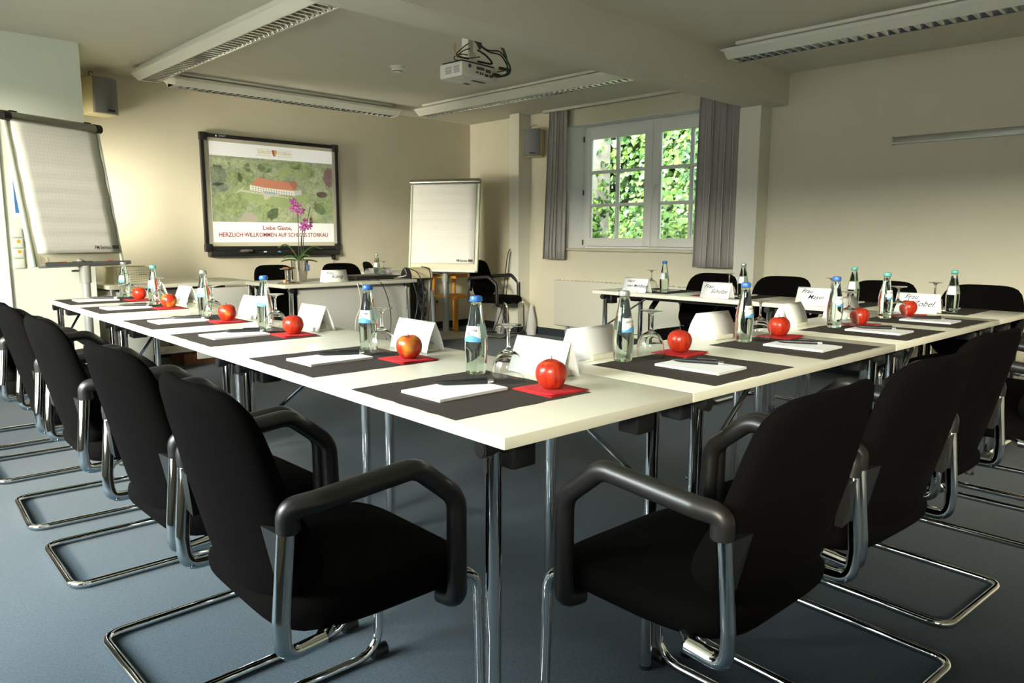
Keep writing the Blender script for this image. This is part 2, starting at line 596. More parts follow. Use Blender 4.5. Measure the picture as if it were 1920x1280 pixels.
# ------------------------------------------------------------------ window_1
win = empty('window_1', (XW + .2, 0, 0))
win['kind'] = 'structure'
def wpart(name, mb, m, parent=win, smooth=True):
    o = mb.build(name, m, parent, smooth)
    o.location = (0, 0, 0)
    return o
FX0, FX1 = 0.0, 0.07
fr = MB()
fy0, fy1, fz0, fz1 = WY0 + .06, 5.395, WZ0 + .035, 2.275
for a, b in (((FX0, WY0, WZ0), (FX1, fy0 + .05, WZ1)), ((FX0, fy1 - .03, WZ0), (FX1, 5.40, WZ1)), ((FX0, fy0 + .05, WZ0), (FX1, fy1 - .03, fz0 + .01)), ((FX0, fy0 + .05, fz1 - .02), (FX1, fy1 - .03, WZ1))):
    fr.box2(a, b)
wpart('window_frame', fr, whiteframe_m)
YM = 4.492
def sash(y0, y1):
    z0, z1 = fz0, fz1
    gy0, gy1, gz0, gz1 = y0 + .095, y1 - .085, 1.108, 2.163
    s_ = MB()
    s_.box2((-.03, y0, z0), (.03, gy0, z1), bev=.004)
    s_.box2((-.03, gy1, z0), (.03, y1, z1), bev=.004)
    s_.box2((-.03, gy0, z0), (.03, gy1, gz0), bev=.004)
    s_.box2((-.03, gy0, gz1), (.03, gy1, z1), bev=.004)
    so = wpart('sash', s_, whiteframe_m)
    mn = MB()
    ym = (gy0 + gy1) / 2
    mn.box2((-.02, ym - .016, gz0), (.02, ym + .016, gz1), bev=.004)
    for k in (1, 2):
        zz = gz0 + (gz1 - gz0) * k / 3
        mn.box2((-.022, gy0, zz - .016), (.022, gy1, zz + .016), bev=.004)
    mo = mn.build('muntin', whiteframe_m, so)
    g = MB()
    g.box2((.004, gy0 - .005, gz0 - .005), (.008, gy1 + .005, gz1 + .005))
    g.build('pane', pane_m, so, False)
    return so
pane_m = bpy.data.materials.new('window_pane')
pane_m.use_nodes = True
nt = pane_m.node_tree
for n in list(nt.nodes):
    if n.type != 'OUTPUT_MATERIAL':
        nt.nodes.remove(n)
tr = nt.nodes.new('ShaderNodeBsdfTransparent')
gl = nt.nodes.new('ShaderNodeBsdfGlossy')
gl.inputs['Roughness'].default_value = 0.0
fz = nt.nodes.new('ShaderNodeFresnel')
fz.inputs['IOR'].default_value = 1.35
mx = nt.nodes.new('ShaderNodeMixShader')
nt.links.new(fz.outputs[0], mx.inputs[0])
nt.links.new(tr.outputs[0], mx.inputs[1])
nt.links.new(gl.outputs[0], mx.inputs[2])
nt.links.new(mx.outputs[0], nt.nodes['Material Output'].inputs[0])
sash(YM + .002, 5.39)
sash(WY0 + .09, YM - .002)
h = MB()
h.tube(fillet([(-.03, 4.43, 1.64), (-.055, 4.43, 1.64), (-.06, 4.46, 1.62), (-.06, 4.475, 1.50)], .012), .009, 10)
h.box((-.032, 4.43, 1.64), (.008, .03, .07), bev=.003)
wpart('window_handle', h, whiteframe_m)
for zz in (2.17, 1.60, 1.06):
    hg = MB()
    hg.cyl((-.034, 5.392, zz - .028), (-.034, 5.392, zz + .028), .009, 10)
    hg.build('hinge', mat('dark_brass_hinge', (.08, .06, .04), .4, .6) if zz > 2 else bpy.data.materials['dark_brass_hinge'], win)
sl = MB()
sl.box2((-.235, WY0 - .02, WZ0 - .015), (0.0, WY1 + .03, WZ0 + .012), bev=.006)
wpart('window_sill', sl, mat('beige_sill', (.62, .58, .44), .4))

# ------------------------------------------------------------------ outside: ivy slope, stone post, ferns
gm = mat('garden_soil', (.045, .05, .03), .95, noise=.4, nscale=6)
struct('ground_outside', MB().box2((XW + .3, -6, -.3), (16, 14, -.05)), gm)
struct('ground_front', MB().box2((-14, -14, -.3), (XL - .3, 14, -.05)), mat('bounce_ground', (.50, .51, .46), .9, noise=.2, nscale=30))  # unseen ground, kept pale to throw light up at the ceiling
bank = MB()
ny, nz = 26, 16
vs, fs = [], []
for i in range(ny + 1):
    for j in range(nz + 1):
        y = 1.0 + 9.0 * i / ny
        z = -.1 + 3.4 * j / nz
        x = 9.0 + .22 * z + .35 * math.sin(y * 1.7 + z) + .25 * math.sin(z * 2.3 + y * .6) + random.uniform(-.15, .15)
        vs.append((x, y, z))
for i in range(ny):
    for j in range(nz):
        k = i * (nz + 1) + j
        fs.append((k, k + nz + 1, k + nz + 2, k + 1))
bank.add(vs, fs)
struct('slope_outside', bank, mat('dark_hedge_core', (.012, .02, .008), .95, noise=.5, nscale=8), smooth=True)
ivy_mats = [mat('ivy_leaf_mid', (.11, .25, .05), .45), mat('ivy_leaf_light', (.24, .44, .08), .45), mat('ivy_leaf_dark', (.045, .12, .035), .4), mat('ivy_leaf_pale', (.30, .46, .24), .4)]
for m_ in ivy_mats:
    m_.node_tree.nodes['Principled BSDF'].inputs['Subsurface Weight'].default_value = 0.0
def leaf(mb, p, nrm, size, mi, lobes=True):
    t = nrm.orthogonal().normalized()
    t.rotate(Matrix.Rotation(random.uniform(0, 2 * PI), 3, nrm))
    b = nrm.cross(t)
    if lobes:
        shp = [(0, -.5), (.28, -.38), (.55, -.1), (.30, .05), (.34, .30), (.0, .62), (-.34, .30), (-.30, .05), (-.55, -.1), (-.28, -.38)]
    else:
        shp = [(0, -.5), (.16, -.2), (.18, .1), (0, .6), (-.18, .1), (-.16, -.2)]
    vs = [p + nrm * (.10 * size)] + [p + t * (x * size) + b * (y * size) - nrm * (abs(x) * .35 * size) for x, y in shp]
    n = len(shp)
    mb.add(vs, [(0, 1 + k, 1 + (k + 1) % n) for k in range(n)], mi)
ivy = MB()
for _ in range(11000):
    y = random.uniform(2.6, 8.4)
    z = random.uniform(.1, 3.35)
    x = 9.0 + .22 * z + .35 * math.sin(y * 1.7 + z) + .25 * math.sin(z * 2.3 + y * .6) + random.uniform(-.42, .02)
    nrm = Vector((-1, random.uniform(-.8, .8), random.uniform(-.1, 1.3))).normalized()
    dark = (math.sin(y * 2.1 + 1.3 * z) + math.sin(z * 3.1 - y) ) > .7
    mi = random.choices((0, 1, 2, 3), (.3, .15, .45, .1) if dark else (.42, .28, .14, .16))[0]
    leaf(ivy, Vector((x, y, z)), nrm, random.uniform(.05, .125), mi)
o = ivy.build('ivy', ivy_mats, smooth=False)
tag(o, 'dense green ivy leaves covering the slope outside the window', 'ivy', kind='stuff')
post = MB()
post.box((7.55, 6.33, 1.2), (.34, .42, 2.9), bev=.02)
tag(post.build('stone_post', mat('pale_stone', (.55, .50, .42), .9, noise=.2, nscale=9, bump=.6, bscale=30)), 'pale stone wall post with ivy climbing it outside the window', 'post')
iv2 = MB()
for _ in range(620):
    z = random.uniform(.4, 2.65)
    side = random.random()
    edge = random.gauss(0, .05)
    if side < .75:
        p = Vector((7.37 - random.uniform(0, .05), 6.14 + edge + .10 * math.sin(z * 4) + (.12 if z > 1.9 else 0), z))
    else:
        p = Vector((7.42 + random.uniform(0, .3), 6.10 - random.uniform(0, .05), z))
    if random.random() < .3:
        p.y += random.uniform(0, .22)
    leaf(iv2, p, Vector((-1, random.uniform(-.9, .3), random.uniform(-.2, .9))).normalized(), random.uniform(.04, .085), random.choice((0, 1, 1, 2)))
tag(iv2.build('climbing_ivy', ivy_mats, smooth=False), 'yellow-green ivy tendrils climbing the pale stone post outside', 'ivy', kind='stuff')
def fern(cx, cy, cz, hgt, nst, nm, lab):
    st, lf = MB(), MB()
    for k in range(nst):
        a = random.uniform(0, 2 * PI)
        rch = random.uniform(.15, .42)
        pts = [Vector((cx, cy, cz)), Vector((cx + math.cos(a) * rch * .35, cy + math.sin(a) * rch * .35, cz + hgt * random.uniform(.5, .7))), Vector((cx + math.cos(a) * rch, cy + math.sin(a) * rch, cz + hgt * random.uniform(.75, 1.05)))]
        sp_ = smooth_path(pts, 6)
        st.tube(sp_, .006, 5)
        for q in sp_[3:]:
            for s_ in (-1, 1):
                d = Vector((-math.sin(a) * s_, math.cos(a) * s_, random.uniform(-.1, .5)))
                leaf(lf, q + d * .05, Vector((-.7, random.uniform(-.4, .4), 1)).normalized(), random.uniform(.09, .17), random.choice((0, 1, 1, 3)), False)
    r_ = empty('garden_shrub', (0, 0, 0))
    tag(r_, lab, 'shrub', 'shrubs outside the window')
    lf.build('foliage', ivy_mats, r_, False)
    st.build('stem', ivy_mats[0], r_)
fern(8.15, 5.20, -.05, 1.42, 26, 0, 'bright green fern-like shrub behind the lower right of the left sash')
fern(8.15, 4.35, -.05, 1.62, 34, 1, 'bright green fern-like shrub behind the lower panes of the right sash')
fern(8.05, 5.75, -.05, 1.22, 18, 2, 'small leafy shrub at the foot of the pale stone post')

# ================================================================== ceiling fittings
def ceiling_lamp(name, c, length, along_x, label):
    r_ = empty(name, (c[0], c[1], ZC), 0 if along_x else PI / 2)
    tag(r_, label, 'ceiling lamp', 'long louvred ceiling lamps')
    Lh = length / 2
    sp_ = MB()
    sp_.box((0, 0, -.012), (length - .12, .16, .024), bev=.006)
    sp_.box((0, 0, -.034), (length - .30, .09, .022))
    sp_.build('mounting_plate', lampwhite_m, r_)
    b = MB()
    zt, zm, zb = -.045, -.068, -.113
    W1, W2, WL = .118, .125, .066
    prof = [(-WL, zb), (-.075, zb), (-W2, zm), (-W1, zt), (W1, zt), (W2, zm), (.075, zb), (WL, zb)]
    vs, fs = [], []
    for x in (-Lh, Lh):
        for (y, z) in prof:
            vs.append((x, y, z))
    n = len(prof)
    for i in range(n - 1):
        fs.append((i, i + 1, n + i + 1, n + i))
    # sloped, closed ends
    for s_, o_ in ((-1, 0), (1, n)):
        e = [(s_ * (Lh + .05), y * .92, z) for (y, z) in ((-W1, zt), (W1, zt))]
        k = len(vs)
        vs += e
        fs.append((o_ + 3, o_ + 2, k) if s_ < 0 else (o_ + 2, o_ + 3, k))
        fs.append((o_ + 2, o_ + 1, o_ + 6, o_ + 5, k + 1, k))
        fs.append((o_ + 4, o_ + 5, k + 1))
        fs.append((o_ + 3, o_ + 4, k + 1, k))
    b.add(vs, fs)
    for s_ in (-1, 1):
        b.box((s_ * (Lh - .006), 0, (zb + zt) / 2), (.012, WL * 2.2, zt - zb - .004))
    b.build('housing', lampwhite_m, r_, True, 20)
    lv = MB()
    for s_ in (-1, 1):
        lv.add([(-Lh, s_ * WL, zb + .001), (Lh, s_ * WL, zb + .001), (Lh, s_ * .030, zb + .055), (-Lh, s_ * .030, zb + .055)], [(0, 1, 2, 3)])
    lv.add([(-Lh, -.03, zb + .055), (Lh, -.03, zb + .055), (Lh, .03, zb + .055), (-Lh, .03, zb + .055)], [(0, 1, 2, 3)])
    nb = int(length / .062)
    for k in range(nb):
        x = -Lh + .03 + (length - .06) * k / (nb - 1)
        lv.add([(x - .008, -WL + .002, zb + .002), (x + .008, -WL + .002, zb + .002), (x + .008, WL - .002, zb + .002), (x - .008, WL - .002, zb + .002), (x, -.045, zb + .034), (x, .045, zb + .034)],
               [(0, 1, 2, 3), (0, 3, 5, 4), (1, 4, 5, 2), (0, 4, 1), (3, 2, 5)])
    lv.build('louver', louver_m, r_, False)
    return r_
ceiling_lamp('ceiling_lamp', (2.245, 5.06, 0), 3.12, False, 'long white louvred ceiling lamp on the left, running back from the beam')
ceiling_lamp('ceiling_lamp', (3.59, 6.672, 0), 2.28, True, 'white louvred ceiling lamp along the back wall above the presentation board')
ceiling_lamp('ceiling_lamp', (4.957, 4.93, 0), 3.02, False, 'long white louvred ceiling lamp nearest the window')
ceiling_lamp('ceiling_lamp', (4.99, 1.18, 0), 3.38, False, 'long white louvred ceiling lamp on the near side of the beam')

# smoke detector
sd = empty('smoke_detector', (3.685, 5.139, ZC))
tag(sd, 'small round white smoke detector on the ceiling left of the projector', 'smoke detector')
b = MB(); b.lathe([(0, 0), (.062, 0), (.062, -.012), (.05, -.016), (0, -.016)]); b.build('base', lampwhite_m, sd)
b = MB(); b.lathe([(0, -.016), (.046, -.016), (.048, -.03), (.040, -.034), (.040, -.042), (.034, -.05), (0, -.052)]); b.build('sensor_head', lampwhite_m, sd)
b = MB(); b.lathe([(.0405, -.0345), (.0412, -.038), (.0405, -.0415)]); b.build('vent_ring', darkgrey_m, sd)

# projector hung from the ceiling
pj = empty('projector', (3.151, 3.704, 2.22), R(3))
tag(pj, 'white ceiling projector with a tangle of cables, hanging beyond the beam', 'projector')
pw, pd, ph = .325, .215, .095
b = MB(); b.box((pw / 2, pd / 2, -ph / 2), (pw, pd, ph), bev=.016); b.build('body', mat('white_projector_plastic', (.66, .65, .58), .4), pj)
b = MB(); b.box((pw / 2, pd / 2, .004), (pw - .03, pd - .03, .010), bev=.003); b.build('top_plate', blackplast_m, pj)
b = MB()
for x, z, w_, h_ in ((.165, -.028, .07, .018), (.235, -.034, .045, .02), (.135, -.055, .02, .012), (.165, -.058, .012, .016), (.185, -.058, .010, .014), (.22, -.062, .03, .016), (.262, -.062, .03, .014)):
    b.box((x, -.001, z), (w_, .004, h_))
b.build('connector_panel', darkgrey_m, pj)
b = MB(); b.lathe([(0, 0), (.012, 0), (.012, .003), (0, .003)], 16, T=Matrix.Translation((.068, -.001, -.025)) @ Matrix.Rotation(PI / 2, 4, 'X')); b.build('round_sticker', mat('violet_sticker', (.08, .08, .30), .5), pj)
b = MB()
for k in range(5):
    b.box((-.001, .05 + .0, -.03 - k * .009), (.002, .055 - .004 * (k % 3), .004))
    b.box((-.001, .125, -.03 - k * .009), (.002, .06 - .005 * (k % 2), .004))
b.build('warning_label', mat('grey_print', (.25, .25, .23), .6), pj)
b = MB(); b.box((.205, .060, -ph - .0005), (.11, .030, .003)); b.box((.20, .165, -ph - .0005), (.05, .03, .003)); b.build('vent_grille', darkgrey_m, pj)
b = MB(); b.lathe([(.0, 0), (.032, 0), (.034, .02), (.028, .024), (0, .02)], 20, T=Matrix.Translation((.24, pd - .002, -.045)) @ Matrix.Rotation(-PI / 2, 4, 'X')); b.build('lens', blackplast_m, pj)
b = MB()
b.box((.13, .09, .256), (.16, .10, .012)); b.cyl((.06, .06, .245), (.06, .06, .235), .009)
b.box((.12, .09, .15), (.010, .06, .20)); b.box((.155, .09, .15), (.045, .018, .20)); b.box((.15, .09, .055), (.06, .07, .05)); b.box((.15, .09, .018), (.12, .12, .02))
b.build('ceiling_mount', lampwhite_m, pj)
def pcable(pts, r, m, nm='cable'):
    b = MB(); b.tube(smooth_path(pts, 8), r, 8); return b.build(nm, m, pj)
pcable([(.17, .05, .24), (.24, .0, .21), (.31, .0, .19), (.38, -.02, .10), (.37, -.04, .0), (.30, -.02, -.03)], .0045, cable_green)
pcable([(.18, .05, .24), (.26, .02, .205), (.35, .02, .17), (.41, .0, .07), (.38, -.03, -.03), (.30, -.02, -.05)], .0045, cable_green)
pcable([(.17, .06, .17), (.22, .0, .10), (.33, -.02, .10), (.42, -.02, .03), (.40, -.03, -.03), (.31, -.01, -.06)], .005, cable_black)
pcable([(.16, .06, .16), (.24, .01, .095), (.36, .0, .085), (.43, .0, .0), (.33, -.02, -.055)], .005, cable_black)
pcable([(.13, .06, .10), (.05, .03, .07), (.0, .03, .03), (.06, .0, .02), (.16, .0, .045)], .0035, cable_black)
pcable([(.12, .06, .13), (.05, .04, .09), (-.01, .04, .03), (.08, .02, .02)], .0035, cable_black)
pcable([(.12, .07, .06), (.05, .05, .05), (-.01, .05, .03), (.04, .1, .02), (.14, .06, .02)], .0035, cable_black)
pcable([(-.012, .04, .028), (-.022, .04, .06), (-.018, .04, .10)], .005, cable_orange, 'cable_tie')
pcable([(.19, .05, .10), (.22, .0, .06), (.27, .0, .02), (.16, .02, .02)], .006, cable_black)
b = MB(); b.tube([(.185, .04, .20), (.185, .038, .17), (.185, .03, .13), (.185, .025, .10)], [.012, .019, .017, .006], 10); b.build('power_plug', cable_black, pj)
b = MB(); b.box((.36, -.03, -.005), (.10, .02, .018), bev=.004); b.box((.28, -.03, -.055), (.05, .03, .02), bev=.004); b.build('cable_plug', cable_black, pj)

# wall speakers
def speaker(loc, rz, label):
    r_ = empty('wall_speaker', loc, rz)
    tag(r_, label, 'speaker', 'wall speakers')
    b = MB(); b.box((0, .10, 0), (.215, .19, .30), bev=.02); b.build('cabinet', cabcream_m, r_)
    g = MB()
    n = 12
    poly = []
    for k in range(n + 1):
        t = -1 + 2 * k / n
        poly.append((t * .095, -.012 - .030 * (1 - t * t)))
    poly += [(.095, .01), (-.095, .01)]
    g.prism(poly, -.142, .142)
    g.build('grille', greygrille_m, r_, True, 40)
    b = MB(); b.box((.02, -.0425, -.118), (.062, .006, .016)); b.build('name_plate', blackplast_m, r_)
    b = MB(); b.box((0, .20, 0), (.05, .05, .10)); b.build('wall_bracket', darkgrey_m, r_)
    b = MB(); b.tube(smooth_path([(-.04, .12, .14), (-.05, .13, .18), (-.02, .18, .21), (.03, .21, .215)], 6), .003, 6); b.build('cable', cable_black, r_)
    return r_
speaker((1.985, 6.86, 2.255), R(14), 'grey fronted cream wall speaker in the back left ceiling corner')
speaker((5.985, 5.855, 2.15), R(-62), 'grey fronted cream wall speaker beside the slim column and left curtain')

# aluminium picture rail on the right wall
rl = empty('hanging_rail', (XW, 0, 0))
tag(rl, 'long grey aluminium hanging rail on the bare right wall', 'rail')
b = MB(); b.box2((-.022, -.4, 1.826), (0, 2.137, 1.882), bev=.003); b.build('profile', alu_m, rl)
b = MB(); b.box2((-.026, 2.137, 1.822), (0, 2.149, 1.886), bev=.002); b.build('end_cap', greymetal_m, rl)
b = MB(); b.box2((-.028, -.4, 1.826), (-.022, 2.137, 1.838)); b.build('lower_lip', alu_m, rl)

# radiator below the window
rd = empty('radiator', (XW - .02, 4.72, 0))
tag(rd, 'flat white panel radiator on the wall below the window', 'radiator')
b = MB(); b.box((-.055, 0, .395), (.05, 1.70, .50), bev=.006); b.build('panel', mat('radiator_enamel', (.68, .66, .55), .35), rd)
b = MB()
for k in range(28):
    b.box((-.05, -.8 + k * .0592, .648), (.045, .012, .006))
b.build('top_grille', bpy.data.materials['radiator_enamel'], rd)
b = MB(); b.box((-.0815, -.22, .60), (.002, .05, .012)); b.build('badge', greymetal_m, rd)
b = MB()
for y in (-.7, .7):
    b.box((-.03, y, .3), (.06, .03, .3)); b.box((-.03, y, .075), (.03, .03, .15))
b.build('wall_bracket', greymetal_m, rd)

# curtains
def curtain(y0, y1, z0, z1, nf, label, yt0=None, yt1=None, amp=.028, seed=1):
    rnd = random.Random(seed)
    r_ = empty('curtain', (XW - .09, 0, 0))
    tag(r_, label, 'curtain', 'grey curtains beside the window')
    yt0 = y0 if yt0 is None else yt0
    yt1 = y1 if yt1 is None else yt1
    nu, nv = nf * 10, 14
    ph = [rnd.uniform(-.5, .5) for _ in range(nf + 1)]
    am = [rnd.uniform(.55, 1.25) for _ in range(nf + 1)]
    def sheet(za, zb, off):
        vs, fs = [], []
        for j in range(nv + 1):
            z = za + (zb - za) * j / nv
            t = (z - z0) / (z1 - z0)
            a_, b_ = y0 + (yt0 - y0) * t, y1 + (yt1 - y1) * t
            for i in range(nu + 1):
                u = i / nu
                k = min(int(u * nf), nf)
                fade = 1 - .45 * t
                x = amp * am[k] * fade * math.sin(2 * PI * u * nf + ph[0] + .5 * ph[k % nf] * math.sin(PI * u * nf)) + .008 * math.sin(9 * u + 3 * t)
                y = a_ + (b_ - a_) * u + .012 * fade * math.sin(4 * PI * u * nf + ph[k])
                vs.append((x + off, y, z))
        for j in range(nv):
            for i in range(nu):
                k = j * (nu + 1) + i
                fs.append((k, k + 1, k + nu + 2, k + nu + 1))
        return vs, fs
    b = MB()
    vs, fs = sheet(z0, z1, 0)
    b.add(vs, fs)
    o = b.build('drape', curtain_m, r_, True, 80)
    md = o.modifiers.new('thickness', 'SOLIDIFY'); md.thickness = .003
    b = MB()
    vs, fs = sheet(z0 + .074, z0 + .078, -.004)
    b.add(vs, fs)
    b.build('hem_seam', curtain_m, r_, True, 80)
    b = MB()
    vs, fs = sheet(z1 - .05, z1 - .003, -.004)
    b.add(vs, fs)
    b.build('heading_tape', curtain_m, r_, True, 80)
    return r_
curtain(5.435, 5.735, .875, 2.455, 5, 'narrow grey curtain at the left side of the window', 5.42, 5.655, seed=3, amp=.04)
curtain(3.385, 3.82, .845, 2.455, 6, 'wide grey curtain hanging right of the window beside the pillar', 3.39, 3.80, seed=5, amp=.045)
cr = empty('curtain_rail', (XW - .09, 0, ZC))
tag(cr, 'thin white curtain rail on the ceiling above the window', 'curtain rail')
b = MB(); b.box2((-.03, 3.345, -.028), (.03, 5.75, 0), bev=.003); b.build('track', lampwhite_m, cr)
b = MB(); b.box2((-.006, 3.345, -.030), (.002, 5.75, -.0275)); b.build('slot', darkgrey_m, cr)
b = MB(); b.box((0.035, 3.40, 1.1), (.03, .045, .5), bev=.003)
tag(b.build('cable_duct', cream_plast_m, loc=(XW - .05, 0, 0)), 'cream plastic cable duct behind the right curtain edge', 'cable duct')

# wall switches and poster on the left end wall
sw = empty('switch_panel', (1.148, YP, 0))
tag(sw, 'stack of four white wall switches on the left end wall', 'light switch')
for k in range(4):
    z = 1.133 - k * .071
    b = MB(); b.box((0, -.006, z), (.068, .012, .068), bev=.003); sp1 = b.build('switch', switch_m, sw)
    b = MB(); b.box((0, -.013, z), (.056, .004, .056), bev=.0015); b.build('rocker', switch_m, sp1)
    if k in (1, 2):
        b = MB(); b.lathe([(0, 0), (.0115, 0), (.0115, .001), (0, .001)], 16, T=Matrix.Translation((.004, -.0150, z + .012)) @ Matrix.Rotation(PI / 2, 4, 'X')); b.build('sticker', yellow_m, sp1)
ps = empty('poster', (1.22, YP, 1.42))
tag(ps, 'blue and white wall poster half hidden behind the left flip chart', 'poster')
b = MB(); b.box((0, -.003, 0), (.17, .004, .36)); b.build('sheet', white_m, ps)
b = MB(); b.box((0.0, -.0055, .01), (.14, .001, .32)); b.build('printed_area', blue_m, ps)

# power socket on the back wall
so = empty('power_socket', (5.638, YB, .332))
tag(so, 'white double power socket low on the back wall', 'socket')
b = MB(); b.box((0, -.006, 0), (.15, .012, .08), bev=.003); b.build('plate', switch_m, so)
b = MB(); b.lathe([(0, 0), (.02, 0), (.022, .003), (0, .003)], 16, T=Matrix.Translation((-.035, -.012, 0)) @ Matrix.Rotation(PI / 2, 4, 'X')); b.build('socket_insert', blackplast_m, so)

# ================================================================== presentation board with projected slide
bd = empty('presentation_board', (3.548, YB, .90))
tag(bd, 'black framed presentation board showing a slide of a country house', 'presentation board')
bw, bz0, bz1 = 1.45, .075, 1.168
b = MB(); b.box((0, -.018, (bz0 + bz1) / 2), (bw - .03, .012, bz1 - bz0 - .03)); b.build('writing_surface', mat('board_surface', (.62, .58, .46), .45), bd)
b = MB()
b.box((0, -.02, bz0 + .022), (bw - .08, .036, .044), bev=.004); b.box((0, -.02, bz1 - .018), (bw - .08, .036, .034), bev=.004)
for s_ in (-1, 1):
    b.box((s_ * (bw / 2 - .017), -.02, (bz0 + bz1) / 2), (.032, .036, bz1 - bz0 - .08), bev=.004)
b.build('frame', blackplast_m, bd)
for sx_ in (-1, 1):
    for zc in (bz0 + .03, bz1 - .03):
        b = MB(); b.box((sx_ * (bw / 2 - .03), -.022, zc), (.07, .044, .072), bev=.006); b.build('frame_corner', mat('frame_corner_black', (.018, .017, .016), .45) if 'frame_corner_black' not in bpy.data.materials else bpy.data.materials['frame_corner_black'], bd)
b = MB(); b.box((-.005, -.045, .045), (bw - .06, .09, .055), bev=.012); b.box((0, -.075, .062), (bw - .16, .02, .02), bev=.004); tray = b.build('pen_tray', blackplast_m, bd)
b = MB(); b.lathe([(0, .0), (.062, 0), (.066, .012), (.05, .024), (0, .027)], 24, T=Matrix.Translation((-.35, -.085, .062))); b.build('round_eraser', mat('eraser_grey', (.05, .045, .04), .4), bd)
for x, m_ in ((-.16, white_m), (-.01, lab_blue), (.14, red_m)):
    b = MB(); b.box((x, -.091, .063), (.03, .003, .012)); b.build('pen_slot_mark', m_, bd)
b = MB(); b.box((.635, -.04, -.005), (.035, .04, .05), bev=.006); b.cyl((.64, -.04, -.03), (.64, -.03, -.20), .003, 6); b.build('connector', cable_black, bd)
text_mesh('lettering', 'SMART', .022, white_m, bd, loc=(-.55, -.0385, bz1 - .018), rot=(PI / 2, 0, 0), align='LEFT')
b = MB(); b.box((-.575, -.0385, bz1 - .018), (.014, .001, .014)); b.build('logo_mark', white_m, bd)

def emis_mat(name, color, e, noise=None, nscale=20):  # emission stands in for the projector's light on the board
    m = mat(name, color, .6)
    bb = m.node_tree.nodes['Principled BSDF']
    nt = m.node_tree
    bb.inputs['Emission Strength'].default_value = e
    bb.inputs['Emission Color'].default_value = (*color, 1)
    if noise:
        tc = nt.nodes.new('ShaderNodeTexCoord')
        n = nt.nodes.new('ShaderNodeTexVoronoi' if noise[0] == 'v' else 'ShaderNodeTexNoise')
        n.inputs['Scale'].default_value = nscale
        n2 = nt.nodes.new('ShaderNodeTexNoise')
        n2.inputs['Scale'].default_value = nscale * 2.5
        n2.inputs['Detail'].default_value = 6
        nt.links.new(tc.outputs['Object'], n.inputs['Vector'])
        nt.links.new(tc.outputs['Object'], n2.inputs['Vector'])
        ad = nt.nodes.new('ShaderNodeMath'); ad.operation = 'MULTIPLY_ADD'
        ad.inputs[1].default_value = .55
        nt.links.new(n.outputs[0], ad.inputs[0])
        m3 = nt.nodes.new('ShaderNodeMath'); m3.operation = 'MULTIPLY'; m3.inputs[1].default_value = .62
        nt.links.new(n2.outputs[0], m3.inputs[0])
        nt.links.new(m3.outputs[0], ad.inputs[2])
        r = nt.nodes.new('ShaderNodeValToRGB')
        r.color_ramp.elements[0].position = .25
        r.color_ramp.elements[1].position = .78
        c1, c2 = noise[1], noise[2]
        r.color_ramp.elements[0].color = (*c1, 1)
        r.color_ramp.elements[1].color = (*c2, 1)
        nt.links.new(ad.outputs[0], r.inputs['Fac'])
        nt.links.new(r.outputs['Color'], bb.inputs['Base Color'])
        nt.links.new(r.outputs['Color'], bb.inputs['Emission Color'])
    return m
EM = .17
sx0, sx1, sz0, sz1 = 2.905 - 3.548, 4.205 - 3.548, .158, 1.10
b = MB(); b.box2((sx0, -.0252, sz0), (sx1, -.0248, sz1)); slide = b.build('projected_slide', emis_mat('slide_white', (.80, .80, .77), EM), bd)
px0, px1, pz0, pz1 = sx0 + .002, sx1 - .002, .352, .972
pb = MB()
def PQ(pts, mi, lay):
    vs = [(px0 + (px1 - px0) * u, -.0254 - .0002 * lay, pz1 - (pz1 - pz0) * v) for u, v in pts]
    pb.add(vs, [tuple(range(len(vs)))], mi)
def blob(u, v, ru, rv, mi, lay, n=40):
    PQ([(min(1, max(0, u + ru * math.cos(2 * PI * k / n) * (1 + .09 * math.sin(2.3 * k + u * 9) + .05 * math.sin(5 * k)))), min(1, max(0, v + rv * math.sin(2 * PI * k / n) * (1 + .10 * math.cos(1.7 * k + v * 7) + .05 * math.cos(4 * k))))) for k in range(n)], mi, lay)
PQ([(0, 0), (1, 0), (1, 1), (0, 1)], 0, 0)
PQ([(.17, .50), (.28, .42), (.40, .44), (.72, .52), (.82, .60), (.64, .70), (.60, .86), (.35, .70), (.24, .66), (.16, .56)], 1, 1)
PQ([(.50, .18), (.62, .10), (.66, .14), (.60, .26), (.53, .27)], 1, 1)
PQ([(.21, .50), (.235, .50), (.64, .595), (.64, .61), (.20, .525)], 2, 2)
PQ([(.18, .555), (.245, .455), (.255, .458), (.19, .565)], 2, 2)
PQ([(.40, .55), (.48, .56), (.44, .615), (.41, .65), (.40, .60)], 2, 3)
PQ([(.21, .96), (.25, .84), (.33, .86), (.37, .92), (.33, 1.0), (.22, 1.0)], 7, 2)
PQ([(.94, .62), (1, .63), (1, .70), (.95, .69)], 7, 2)
for u, v, ru, rv, mi in ((.14, .72, .13, .19, 3), (.42, .84, .10, .13, 3), (.53, .88, .11, .12, 4), (.80, .80, .13, .15, 4), (.86, .47, .10, .10, 4), (.92, .72, .10, .14, 3), (.18, .33, .06, .12, 3), (.27, .30, .07, .14, 3),
                         (.05, .30, .07, .16, 5), (.08, .12, .07, .08, 4), (.22, .10, .09, .07, 4), (.34, .15, .09, .08, 4), (.42, .14, .06, .08, 3), (.48, .20, .05, .07, 4), (.74, .16, .10, .12, 3), (.84, .20, .07, .12, 4), (.97, .23, .05, .16, 6), (.66, .07, .08, .06, 3),
                         (.90, .52, .05, .05, 6), (.06, .48, .07, .07, 5)):
    blob(u, v, ru, rv, mi, 3)
